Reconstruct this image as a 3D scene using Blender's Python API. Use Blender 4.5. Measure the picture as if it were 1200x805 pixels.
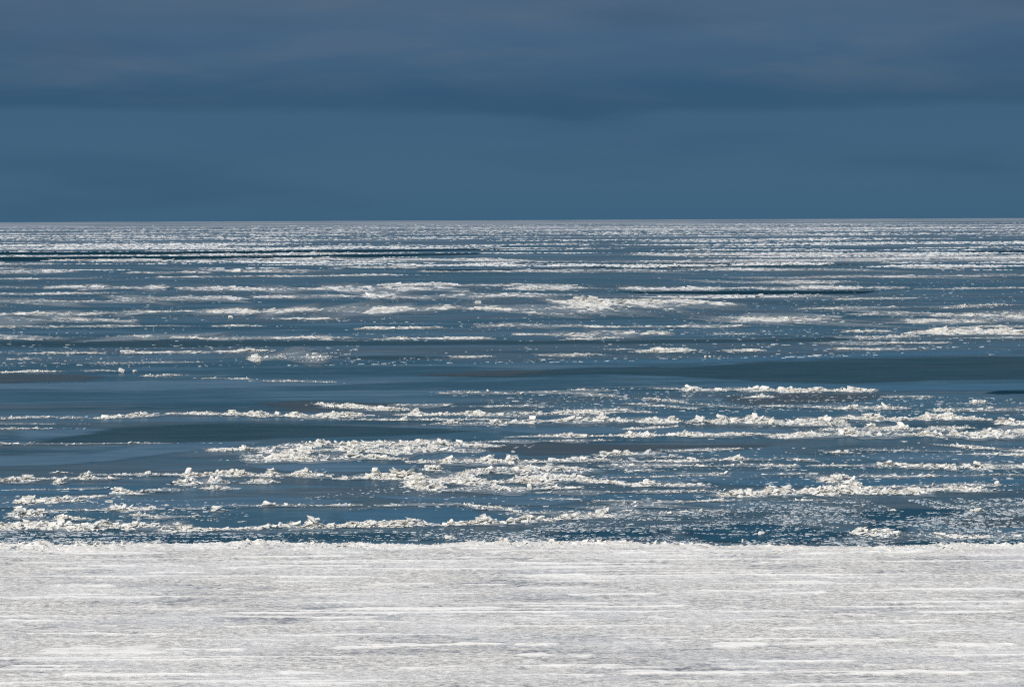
import bpy, bmesh, math
import numpy as np
from mathutils import Matrix, Vector

for o in list(bpy.data.objects):
    bpy.data.objects.remove(o, do_unlink=True)
SC = bpy.context.scene
COL = SC.collection
rng = np.random.default_rng(7)

# ------------------------------------------------------------------ camera
CAM_H = 25.0                  # on the bluff above the shore
FPX = 3400.0                  # focal length in pixels of the 1200 px wide photograph
PITCH = math.atan(145.0 / FPX)
ROLL = math.radians(-0.24)
cam_data = bpy.data.cameras.new('camera')
cam_data.sensor_width = 36.0
cam_data.lens = FPX / 1200.0 * 36.0
cam_data.clip_start = 1.0
cam_data.clip_end = 400000.0
cam = bpy.data.objects.new('camera', cam_data)
COL.objects.link(cam)
CAM_R = Matrix.Rotation(math.pi / 2 - PITCH, 3, 'X') @ Matrix.Rotation(ROLL, 3, 'Z')
cam.matrix_world = Matrix.Translation((0, 0, CAM_H)) @ CAM_R.to_4x4()
SC.camera = cam

# ------------------------------------------------------------------ sun and sky
SUN_EL = math.radians(44.0)
SUN_AZ = math.radians(-142.0)          # from +Y towards +X: behind the camera, to its left
sun_dir = Vector((math.sin(SUN_AZ) * math.cos(SUN_EL), math.cos(SUN_AZ) * math.cos(SUN_EL), math.sin(SUN_EL)))
sl = bpy.data.lights.new('sun', 'SUN')
sl.energy = 3.6
sl.angle = math.radians(0.5)
sl.color = (1.0, 0.955, 0.88)
so = bpy.data.objects.new('sun', sl)
so.rotation_euler = sun_dir.to_track_quat('Z', 'Y').to_euler()
so.location = (-60, -60, 120)
COL.objects.link(so)

world = bpy.data.worlds.new('World')
SC.world = world
world.use_nodes = True
SC.view_settings.view_transform = 'Standard'
SC.view_settings.look = 'None'
SC.view_settings.exposure = 0.0
SC.view_settings.gamma = 1.0
SC.view_settings.use_curve_mapping = False
SC.cycles.use_denoising = False
SC.cycles.filter_width = 1.1
SC.cycles.transparent_max_bounces = 16


class NT:
    """small helper round a node tree"""
    def __init__(s, tree):
        s.t = tree
        tree.nodes.clear()

    def n(s, typ, **kw):
        nd = s.t.nodes.new(typ)
        for k, v in kw.items():
            setattr(nd, k, v)
        return nd

    def l(s, a, b):
        s.t.links.new(a, b)

    def _in(s, sock, v):
        if v is None:
            return
        if isinstance(v, bpy.types.NodeSocket):
            s.l(v, sock)
        else:
            sock.default_value = v

    def math(s, op, a, b=None, c=None, clamp=False):
        nd = s.n('ShaderNodeMath', operation=op, use_clamp=clamp)
        s._in(nd.inputs[0], a); s._in(nd.inputs[1], b); s._in(nd.inputs[2], c)
        return nd.outputs[0]

    def vmath(s, op, a, b=None, scale=None):
        nd = s.n('ShaderNodeVectorMath', operation=op)
        s._in(nd.inputs[0], a); s._in(nd.inputs[1], b)
        if scale is not None:
            s._in(nd.inputs['Scale'], scale)
        return nd.outputs[0]

    def rng(s, v, a, b, c=0.0, d=1.0, smooth=True):
        nd = s.n('ShaderNodeMapRange', interpolation_type='SMOOTHSTEP' if smooth else 'LINEAR')
        s._in(nd.inputs[0], v)
        for i, q in enumerate((a, b, c, d)):
            nd.inputs[i + 1].default_value = q
        return nd.outputs[0]

    def noise(s, vec, scale, detail=4, rough=0.5, dist=0.0):
        nd = s.n('ShaderNodeTexNoise')
        s._in(nd.inputs['Vector'], vec)
        nd.inputs['Scale'].default_value = scale
        nd.inputs['Detail'].default_value = detail
        nd.inputs['Roughness'].default_value = rough
        nd.inputs['Distortion'].default_value = dist
        return nd.outputs[0]

    def mix(s, f, a, b, blend='MIX'):
        nd = s.n('ShaderNodeMix', data_type='RGBA', blend_type=blend)
        s._in(nd.inputs[0], f)
        for sock, v in ((nd.inputs[6], a), (nd.inputs[7], b)):
            if isinstance(v, tuple) and len(v) == 3:
                v = v + (1.0,)
            s._in(sock, v)
        return nd.outputs[2]

    def ramp(s, f, stops):
        nd = s.n('ShaderNodeValToRGB')
        cr = nd.color_ramp
        while len(cr.elements) < len(stops):
            cr.elements.new(0.5)
        for e, (p, c) in zip(cr.elements, stops):
            e.position = p
            e.color = tuple(c) + (1.0,)
        s._in(nd.inputs[0], f)
        return nd.outputs[0]


def srgb(r, g, b):
    def f(c):
        c /= 255.0
        return c / 12.92 if c <= 0.04045 else ((c + 0.055) / 1.055) ** 2.4
    return (f(r), f(g), f(b))


# world: clear NISHITA sky, closed off over the sea by a low bank of storm cloud that breaks up overhead
W = NT(world.node_tree)
tc = W.n('ShaderNodeTexCoord')
sep = W.n('ShaderNodeSeparateXYZ'); W.l(tc.outputs['Generated'], sep.inputs[0])
sky = W.n('ShaderNodeTexSky', sky_type='NISHITA')
sky.sun_disc = False
sky.sun_elevation = SUN_EL
sky.sun_rotation = SUN_AZ
sky.altitude = 0
sky.air_density = 1.0
sky.dust_density = 0.6
sky.ozone_density = 1.5
az = W.math('ARCTAN2', sep.outputs[0], sep.outputs[1])
el = W.math('MULTIPLY', W.math('ARCSINE', sep.outputs[2]), 180 / math.pi)      # degrees
cmb = W.n('ShaderNodeCombineXYZ')
W.l(W.math('MULTIPLY', az, 9.0), cmb.inputs[0]); W.l(W.math('MULTIPLY', el, 0.9), cmb.inputs[1])
wob = W.noise(cmb.outputs[0], 0.8, 4, 0.55)
el2 = W.math('ADD', el, W.math('MULTIPLY', W.math('SUBTRACT', wob, 0.5), 0.9))
elr = W.rng(el2, 0.0, 8.0, 0.0, 1.0, smooth=False)
bank = W.ramp(elr, [
    (0.0, srgb(63, 99, 126)), (0.08, srgb(66, 100, 126)), (0.20, srgb(66, 99, 127)), (0.25, srgb(64, 98, 126)),
    (0.275, srgb(54, 89, 117)), (0.315, srgb(54, 89, 119)), (0.37, srgb(64, 96, 125)), (0.45, srgb(71, 100, 130)),
    (0.52, srgb(76, 101, 127)), (0.62, srgb(75, 101, 131)), (1.0, srgb(80, 105, 134))])
streak = W.noise(cmb.outputs[0], 1.3, 5, 0.55, 0.4)
streakm = W.rng(el, 1.9, 3.2)
purp = W.rng(streak, 0.42, 0.75)
bank = W.mix(W.math('MULTIPLY', W.math('MULTIPLY', purp, streakm), 0.55), bank, srgb(92, 108, 129))
dk = W.rng(W.noise(cmb.outputs[0], 0.8, 3, 0.5), 0.45, 0.75)
bank = W.mix(W.math('MULTIPLY', dk, 0.42), bank, srgb(46, 78, 108))
bankx = W.vmath('SCALE', bank, scale=10.0)
cover = W.math('ADD', W.math('MULTIPLY', W.noise(tc.outputs['Generated'], 2.2, 5, 0.55), 0.9),
               W.math('MULTIPLY', sep.outputs[1], 0.55))
cover = W.math('SUBTRACT', cover, W.math('MULTIPLY', sep.outputs[2], 0.5))
coverm = W.rng(cover, -0.05, 0.35)
worldcol = W.mix(coverm, sky.outputs[0], bankx)
bg = W.n('ShaderNodeBackground'); bg.inputs['Strength'].default_value = 0.1
W.l(worldcol, bg.inputs[0])
wo = W.n('ShaderNodeOutputWorld'); W.l(bg.outputs[0], wo.inputs[0])


# ------------------------------------------------------------------ helpers
def at(px, py, z=0.0):
    """the point of the level surface at height z that the photograph shows at (px, py)"""
    d = CAM_R @ Vector(((px - 600.0) / FPX, -(py - 402.5) / FPX, -1.0))
    t = (z - CAM_H) / d.z
    return Vector((d.x * t, d.y * t, z))


def link(name, mesh, mat=None, parent=None, loc=None):
    o = bpy.data.objects.new(name, mesh)
    COL.objects.link(o)
    if mat and mesh is not None and not mesh.materials:
        mesh.materials.append(mat)
    if parent:
        o.parent = parent
    if loc is not None:
        o.location = loc
    return o


def tag(o, label=None, cat=None, group=None, kind=None):
    if label: o['label'] = label
    if cat: o['category'] = cat
    if group: o['group'] = group
    if kind: o['kind'] = kind
    return o


def tri_mesh(name, V, F, tone=None, smooth=False, attr='tone'):
    me = bpy.data.meshes.new(name)
    V = np.asarray(V, dtype=np.float32); F = np.asarray(F, dtype=np.int32)
    k = F.shape[1]
    me.vertices.add(len(V)); me.vertices.foreach_set('co', V.ravel())
    me.loops.add(F.size); me.loops.foreach_set('vertex_index', F.ravel())
    me.polygons.add(len(F))
    me.polygons.foreach_set('loop_start', np.arange(0, F.size, k, dtype=np.int32))
    me.polygons.foreach_set('use_smooth', np.full(len(F), smooth, dtype=bool))
    if tone is not None:
        a = me.attributes.new(attr, 'FLOAT', 'POINT')
        a.data.foreach_set('value', np.asarray(tone, dtype=np.float32))
    me.update(calc_edges=True)
    return me


def fft_noise(nx, ny, lx, ly, r):
    """smooth random field, unit variance; lx, ly = correlation length in cells"""
    w = r.standard_normal((ny, nx))
    fx = np.fft.fftfreq(nx)[None, :]; fy = np.fft.fftfreq(ny)[:, None]
    g = np.exp(-2 * (math.pi ** 2) * ((fx * lx) ** 2 + (fy * ly) ** 2) / 2)
    f = np.fft.ifft2(np.fft.fft2(w) * g).real
    return (f - f.mean()) / (f.std() + 1e-9)


def line_noise(n, corr, r):
    m = n + 8 * int(corr) + 8
    f = fft_noise(m, 1, max(corr, 0.5), 0, r)[0]
    return f[4 * int(corr):4 * int(corr) + n]


# block templates: angular lumps of broken ice, 12 to 20 triangles each
def hull(points):
    bm = bmesh.new()
    for p in points:
        bm.verts.new(p)
    bmesh.ops.convex_hull(bm, input=bm.verts[:])
    for v in [v for v in bm.verts if not v.link_faces]:
        bm.verts.remove(v)
    bmesh.ops.triangulate(bm, faces=bm.faces[:])
    bmesh.ops.recalc_face_normals(bm, faces=bm.faces[:])
    bm.verts.index_update()
    V = np.array([v.co[:] for v in bm.verts]); F = np.array([[v.index for v in f.verts] for f in bm.faces])
    bm.free()
    return V, F


def make_templates(n, npts, r):
    out = []
    for i in range(n):
        p = r.uniform(-1, 1, (npts, 3))
        p /= np.abs(p).max(axis=1, keepdims=True) ** 0.7 + 0.15     # between a ball and a box
        p *= np.array([1.0, r.uniform(0.6, 1.0), r.uniform(0.45, 0.8)])
        p *= 0.62 / np.abs(p).max()
        out.append(hull(p))
    return out


def plate_templates(n, k, r):
    """thin floating plates: ragged outline, sloping sides, open below the waterline"""
    out = []
    for i in range(n):
        a = np.arange(k) * 2 * math.pi / k + r.normal(0, 0.25, k)
        rad = 0.6 * r.uniform(0.65, 1.1, k)
        t_ = np.stack([rad * np.cos(a), rad * np.sin(a), r.uniform(0.3, 0.6, k)], 1)
        b_ = t_ * (1.12, 1.12, 0) + (0, 0, -0.5)
        V = np.concatenate([t_, b_])
        F = [[0, j, j + 1] for j in range(1, k - 1)]
        for j in range(k):
            q = (j + 1) % k
            F += [[j, k + j, k + q], [j, k + q, q]]
        out.append((V, np.array(F)))
    return out


TPL = make_templates(16, 8, rng)
PLATE = plate_templates(8, 4, rng)
BIG = make_templates(10, 26, rng)


def blocks(P, S, r, tilt=0.5, flat=1.0, tpl=TPL, tone=None, along=None, stretch=1.0):
    """many lumps as one vertex / triangle soup: P positions (n,3), S sizes (n,)"""
    n = len(P)
    k = r.integers(0, len(tpl), n)
    yaw = r.uniform(0, 2 * math.pi, n); a = r.normal(0, tilt, n); b = r.normal(0, tilt, n)
    if along is not None:
        yaw = along + r.normal(0, 0.45 / stretch, n)
    cy, sy, ca, sa, cb, sb = np.cos(yaw), np.sin(yaw), np.cos(a), np.sin(a), np.cos(b), np.sin(b)
    z = np.zeros(n); o = np.ones(n)
    Rz = np.stack([cy, -sy, z, sy, cy, z, z, z, o], 1).reshape(-1, 3, 3)
    Rx = np.stack([o, z, z, z, ca, -sa, z, sa, ca], 1).reshape(-1, 3, 3)
    Ry = np.stack([cb, z, sb, z, o, z, -sb, z, cb], 1).reshape(-1, 3, 3)
    R = Rz @ Rx @ Ry
    sc = np.stack([S * stretch * r.uniform(0.8, 1.5, n) * (1.0 if along is None else 1.35), S * r.uniform(0.7, 1.1, n), S * flat * r.uniform(0.6, 1.2, n)], 1)   # flat: number or array
    if tone is None:
        tone = r.uniform(0, 1, n)
    Vs, Fs, Ts = [], [], []
    off = 0
    for t in range(len(tpl)):
        idx = np.nonzero(k == t)[0]
        if not len(idx):
            continue
        V, F = tpl[t]
        q = V[None, :, :] * sc[idx][:, None, :]
        q = np.einsum('nij,nvj->nvi', R[idx], q) + P[idx][:, None, :]
        Vs.append(q.reshape(-1, 3))
        Fs.append((F[None] + (np.arange(len(idx)) * len(V))[:, None, None] + off).reshape(-1, 3))
        Ts.append(np.repeat(tone[idx], len(V)))
        off += len(idx) * len(V)
    return np.concatenate(Vs), np.concatenate(Fs), np.concatenate(Ts)


# ------------------------------------------------------------------ materials
def new_mat(name):
    m = bpy.data.materials.new(name); m.use_nodes = True
    t = NT(m.node_tree)
    out = t.n('ShaderNodeOutputMaterial')
    b = t.n('ShaderNodeBsdfPrincipled')
    t.l(b.outputs[0], out.inputs[0])
    return m, t, b


def mat_rubble(name, white, grey, tan, dirt=0.5):
    m, t, b = new_mat(name)
    a = t.n('ShaderNodeAttribute', attribute_name='tone')
    geo = t.n('ShaderNodeNewGeometry')
    n1 = t.noise(geo.outputs['Position'], 0.35, 3, 0.6)
    n2 = t.noise(geo.outputs['Position'], 2.5, 3, 0.6)
    f = t.math('ADD', a.outputs['Fac'], t.math('MULTIPLY', t.math('SUBTRACT', n2, 0.5), 0.5))
    c = t.ramp(f, [(0.0, grey), (0.16, grey), (0.34, white), (1.0, white)])
    f2 = t.math('MULTIPLY', t.rng(n1, 0.52, 0.72), dirt)
    c = t.mix(t.math('MULTIPLY', f2, t.rng(n2, 0.35, 0.6)), c, tan)
    t.l(c, b.inputs['Base Color'])
    b.inputs['Roughness'].default_value = 0.62
    b.inputs['Specular IOR Level'].default_value = 0.3
    bp = t.n('ShaderNodeBump'); bp.inputs['Strength'].default_value = 0.5; bp.inputs['Distance'].default_value = 0.06
    t.l(t.noise(geo.outputs['Position'], 5.0, 4, 0.6), bp.inputs['Height'])
    t.l(bp.outputs[0], b.inputs['Normal'])
    return m


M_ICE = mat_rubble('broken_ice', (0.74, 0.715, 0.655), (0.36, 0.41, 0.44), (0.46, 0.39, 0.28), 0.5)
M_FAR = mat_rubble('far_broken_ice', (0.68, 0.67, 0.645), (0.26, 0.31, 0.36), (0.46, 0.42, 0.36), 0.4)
M_BRASH = mat_rubble('brash_ice', (0.52, 0.55, 0.56), (0.085, 0.15, 0.20), (0.42, 0.40, 0.36), 0.25)


def mat_sea():
    m, t, b = new_mat('sea_water_and_thin_ice')
    geo = t.n('ShaderNodeNewGeometry')
    P = geo.outputs['Position']
    sp = t.n('ShaderNodeSeparateXYZ'); t.l(P, sp.inputs[0])
    # frost and slush skins of a few tens to hundreds of metres, drawn out along the shore by the wind
    st = t.vmath('MULTIPLY', P, (0.35, 1.0, 1.0))
    big = t.noise(st, 0.012, 6, 0.6, 0.8)
    mid = t.noise(st, 0.05, 5, 0.6, 0.6)
    c = t.ramp(big, [(0.26, (0.020, 0.070, 0.098)), (0.38, (0.028, 0.082, 0.116)), (0.46, (0.038, 0.104, 0.148)),
                     (0.53, (0.068, 0.100, 0.120)), (0.58, (0.046, 0.118, 0.168)), (0.66, (0.028, 0.084, 0.120)), (0.74, (0.072, 0.104, 0.124))])
    c = t.mix(t.math('MULTIPLY', t.rng(mid, 0.52, 0.63), 0.85), c, (0.068, 0.142, 0.200))
    c = t.mix(t.math('MULTIPLY', t.rng(mid, 0.47, 0.34), 0.85), c, (0.018, 0.066, 0.094))
    st3 = t.vmath('MULTIPLY', P, (0.22, 1.0, 1.0))
    wisp = t.noise(st3, 0.10, 7, 0.72, 1.4)
    wl = t.math('MULTIPLY', t.rng(wisp, 0.52, 0.68), 0.8)
    c = t.mix(wl, c, (0.120, 0.175, 0.215))
    c = t.mix(t.math('MULTIPLY', t.rng(wisp, 0.45, 0.34), 0.6), c, (0.013, 0.054, 0.078))
    st4 = t.vmath('MULTIPLY', P, (0.14, 1.0, 1.0))
    wisp2 = t.noise(st4, 0.45, 5, 0.7, 0.6)
    c = t.mix(t.math('MULTIPLY', t.rng(wisp2, 0.56, 0.70), t.math('MULTIPLY', t.rng(big, 0.42, 0.60), 0.75)), c, (0.19, 0.24, 0.27))
    fine = t.noise(st, 0.9, 4, 0.65)
    c = t.mix(t.math('MULTIPLY', t.rng(fine, 0.5, 0.75), 0.24), c, (0.14, 0.19, 0.22))
    # far off the drift ice closes up until single floes can no longer be told apart
    far = t.rng(sp.outputs[1], 3000.0, 16000.0)
    st2 = t.vmath('MULTIPLY', P, (0.5, 1.0, 1.0))
    fn = t.noise(st2, 0.0011, 9, 0.68, 0.5)
    fm = t.rng(t.math('ADD', fn, t.math('MULTIPLY', far, 0.03)), 0.48, 0.64)
    st5 = t.vmath('MULTIPLY', P, (0.16, 1.0, 1.0))
    veil = t.noise(st5, 0.006, 8, 0.7, 0.8)
    c = t.mix(t.math('MULTIPLY', t.rng(veil, 0.46, 0.66), t.rng(sp.outputs[1], 900.0, 3200.0, 0.0, 0.75)), c, (0.25, 0.29, 0.33))
    c = t.mix(t.math('MULTIPLY', fm, t.rng(sp.outputs[1], 2500.0, 9000.0)), c, (0.52, 0.53, 0.55))
    t.l(c, b.inputs['Base Color'])
    rg = t.rng(mid, 0.3, 0.7, 0.38, 0.22)
    t.l(rg, b.inputs['Roughness'])
    b.inputs['IOR'].default_value = 1.33
    t.l(t.math('MULTIPLY', t.rng(mid, 0.35, 0.6, 0.10, 0.02), t.math('SUBTRACT', 1.0, t.math('MULTIPLY', far, 0.8))), b.inputs['Specular IOR Level'])
    bp = t.n('ShaderNodeBump'); bp.inputs['Strength'].default_value = 0.25; bp.inputs['Distance'].default_value = 0.03
    t.l(t.noise(P, 1.6, 3, 0.6), bp.inputs['Height'])
    t.l(bp.outputs[0], b.inputs['Normal'])
    return m


def mat_sheet(name, c1, c2, rough, spec, scale=0.25, most=0.9):
    m, t, b = new_mat(name)
    geo = t.n('ShaderNodeNewGeometry')
    st = t.vmath('MULTIPLY', geo.outputs['Position'], (0.3, 1.0, 1.0))
    n = t.noise(st, scale, 6, 0.65, 0.5)
    t.l(t.mix(t.rng(n, 0.35, 0.68), c1, c2), b.inputs['Base Color'])
    b.inputs['Roughness'].default_value = rough
    b.inputs['Specular IOR Level'].default_value = spec
    bp = t.n('ShaderNodeBump'); bp.inputs['Strength'].default_value = 0.3; bp.inputs['Distance'].default_value = 0.03
    t.l(t.noise(geo.outputs['Position'], 2.0, 3, 0.6), bp.inputs['Height'])
    t.l(bp.outputs[0], b.inputs['Normal'])
    # the skin thins out and frays towards its rim
    a = t.n('ShaderNodeAttribute', attribute_name='cover')
    fr = t.noise(st, 0.35, 5, 0.65, 0.6)
    cov = t.math('ADD', a.outputs['Fac'], t.math('MULTIPLY', t.math('SUBTRACT', fr, 0.5), 1.6))
    t.l(t.rng(cov, 0.15, 0.75, 0.0, most), b.inputs['Alpha'])
    return m


M_SEA = mat_sea()
M_LEAD = mat_sheet('open_water', (0.002, 0.026, 0.042), (0.004, 0.034, 0.052), 0.5, 0.02, most=1.0)
M_DEEP = mat_sheet('open_blue_water', (0.008, 0.054, 0.086), (0.014, 0.076, 0.120), 0.35, 0.06)
M_DARK = mat_sheet('dark_thin_ice', (0.024, 0.072, 0.098), (0.044, 0.092, 0.118), 0.5, 0.05, most=0.62)
M_PALE = mat_sheet('pale_slush_skin', (0.072, 0.150, 0.218), (0.120, 0.205, 0.278), 0.45, 0.05, most=0.85)
M_BROWN = mat_sheet('grey_thin_ice', (0.070, 0.098, 0.120), (0.094, 0.118, 0.134), 0.5, 0.04, most=0.6)
M_BLUE = mat_sheet('smooth_blue_ice', (0.048, 0.138, 0.210), (0.070, 0.165, 0.242), 0.3, 0.06, most=0.85)
M_HALO = mat_sheet('sunken_slush', (0.120, 0.175, 0.215), (0.30, 0.35, 0.38), 0.5, 0.03, scale=0.6, most=0.85)


def mat_shore():
    m, t, b = new_mat('wind_packed_snow_on_ice')
    a = t.n('ShaderNodeAttribute', attribute_name='drift')
    a2 = t.n('ShaderNodeAttribute', attribute_name='tint')
    geo = t.n('ShaderNodeNewGeometry')
    st = t.vmath('MULTIPLY', geo.outputs['Position'], (0.75, 1.0, 1.0))
    n = t.noise(st, 2.6, 5, 0.75)
    crust = t.mix(t.rng(n, 0.38, 0.60), (0.50, 0.482, 0.45), (0.88, 0.842, 0.77))
    speck = t.noise(st, 5.0, 3, 0.7)
    crust = t.mix(t.math('MULTIPLY', t.rng(speck, 0.60, 0.70), 0.8), crust, (0.30, 0.31, 0.32))
    a3 = t.n('ShaderNodeAttribute', attribute_name='dark_mark')
    crust = t.mix(a3.outputs['Fac'], crust, (0.22, 0.24, 0.27))  # crust colour darkened to grey at the scattered marks
    n3 = t.noise(st, 0.12, 4, 0.6)
    crust = t.mix(t.math('MULTIPLY', t.rng(n3, 0.4, 0.7), 0.5), crust, (0.86, 0.845, 0.82))
    c = t.mix(a.outputs['Fac'], crust, (0.97, 0.935, 0.865))
    c = t.mix(t.math('MULTIPLY', a2.outputs['Fac'], 0.5), c, (0.90, 0.85, 0.76))
    t.l(c, b.inputs['Base Color'])
    b.inputs['Roughness'].default_value = 0.7
    b.inputs['Specular IOR Level'].default_value = 0.2
    bp = t.n('ShaderNodeBump'); bp.inputs['Strength'].default_value = 1.0; bp.inputs['Distance'].default_value = 0.10
    hh = t.math('MULTIPLY', t.noise(geo.outputs['Position'], 5.0, 5, 0.75), t.math('SUBTRACT', 1.0, t.math('MULTIPLY', a.outputs['Fac'], 0.75)))
    t.l(hh, bp.inputs['Height'])
    t.l(bp.outputs[0], b.inputs['Normal'])
    return m


M_SHORE = mat_shore()


# ------------------------------------------------------------------ the sea, out to the horizon
def grid_mesh(name, xs, ys, Z=None, smooth=False):
    nx, ny = len(xs), len(ys)
    X, Y = np.meshgrid(xs, ys)
    if Z is None:
        Z = np.zeros_like(X)
    V = np.stack([X, Y, Z], -1).reshape(-1, 3)
    i = np.arange(nx * ny).reshape(ny, nx)
    F = np.stack([i[:-1, :-1], i[:-1, 1:], i[1:, 1:], i[1:, :-1]], -1).reshape(-1, 4)
    return tri_mesh(name, V, F, smooth=smooth)


ys = np.concatenate([[-400, 0, 100, 200], np.geomspace(260, 120000, 60)])
xp = np.concatenate([[0], np.geomspace(40, 60000, 24)])
xs = np.concatenate([-xp[::-1], xp[1:]])
tag(link('sea', grid_mesh('sea', xs, ys), M_SEA), 'blue sea under thin ice out to the horizon', 'sea', kind='structure')


# ------------------------------------------------------------------ shore ice in the foreground
EDGE = [(-200, 641), (0, 640), (70, 640), (140, 637), (300, 634), (480, 636), (600, 634), (800, 636), (900, 638),
        (1000, 641), (1050, 643), (1130, 638), (1200, 637), (1400, 636)]
edge_pts = [at(px, 641.5 + (py - 637.5) * 0.6) for px, py in EDGE]
ex = np.array([p.x for p in edge_pts]); ey = np.array([p.y for p in edge_pts])

DRIFTS = [  # wind-blown snow streaks: x0, y0, x1, y1, thickness (photo px), cream
    (100, 670, 165, 670, 2.2, 0), (75, 693, 140, 694, 4.5, .8), (20, 751, 240, 751, 3, .2), (45, 770, 200, 772, 9, .9),
    (190, 769, 292, 769, 4, .1), (190, 782, 292, 781, 2.5, .1), (8, 789, 100, 789, 3, 0), (300, 670, 440, 670, 2.2, 0),
    (320, 683, 460, 683, 2.5, 0), (435, 693, 512, 691, 3.5, .9), (380, 722, 600, 720, 2.4, 0), (345, 733, 450, 731, 2.5, 0),
    (380, 768, 600, 763, 4, .1), (460, 792, 600, 788, 4, .1), (600, 667, 660, 667, 2.5, 0), (600, 681, 690, 680, 2.8, 0),
    (660, 704, 775, 703, 3, 0), (800, 701, 905, 700, 3, 0), (600, 718, 820, 717, 3, .1), (600, 764, 662, 764, 4, 0),
    (830, 765, 905, 763, 5, 0), (600, 777, 700, 776, 3, .2), (600, 789, 740, 788, 4, .2), (900, 703, 972, 701, 3, 0),
    (1000, 699, 1195, 697, 2.6, 0), (1070, 726, 1195, 725, 3, 0), (1005, 740, 1112, 740, 3, 0), (900, 745, 970, 745, 3, .3),
    (900, 763, 1032, 761, 5, .3), (1090, 765, 1195, 763, 6, .3), (900, 689, 990, 690, 2.4, .3), (40, 705, 130, 704, 2.2, 0),
    (250, 660, 420, 658, 2.5, .1), (700, 655, 900, 653, 2.5, .2), (60, 655, 200, 654, 2.5, .2), (930, 655, 1100, 652, 2.6, .1),
    (0, 799, 400, 798, 4, .1), (700, 797, 1200, 796, 5, .2), (0, 735, 120, 734, 2.4, 0), (880, 784, 1010, 783, 3, 0)]


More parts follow.
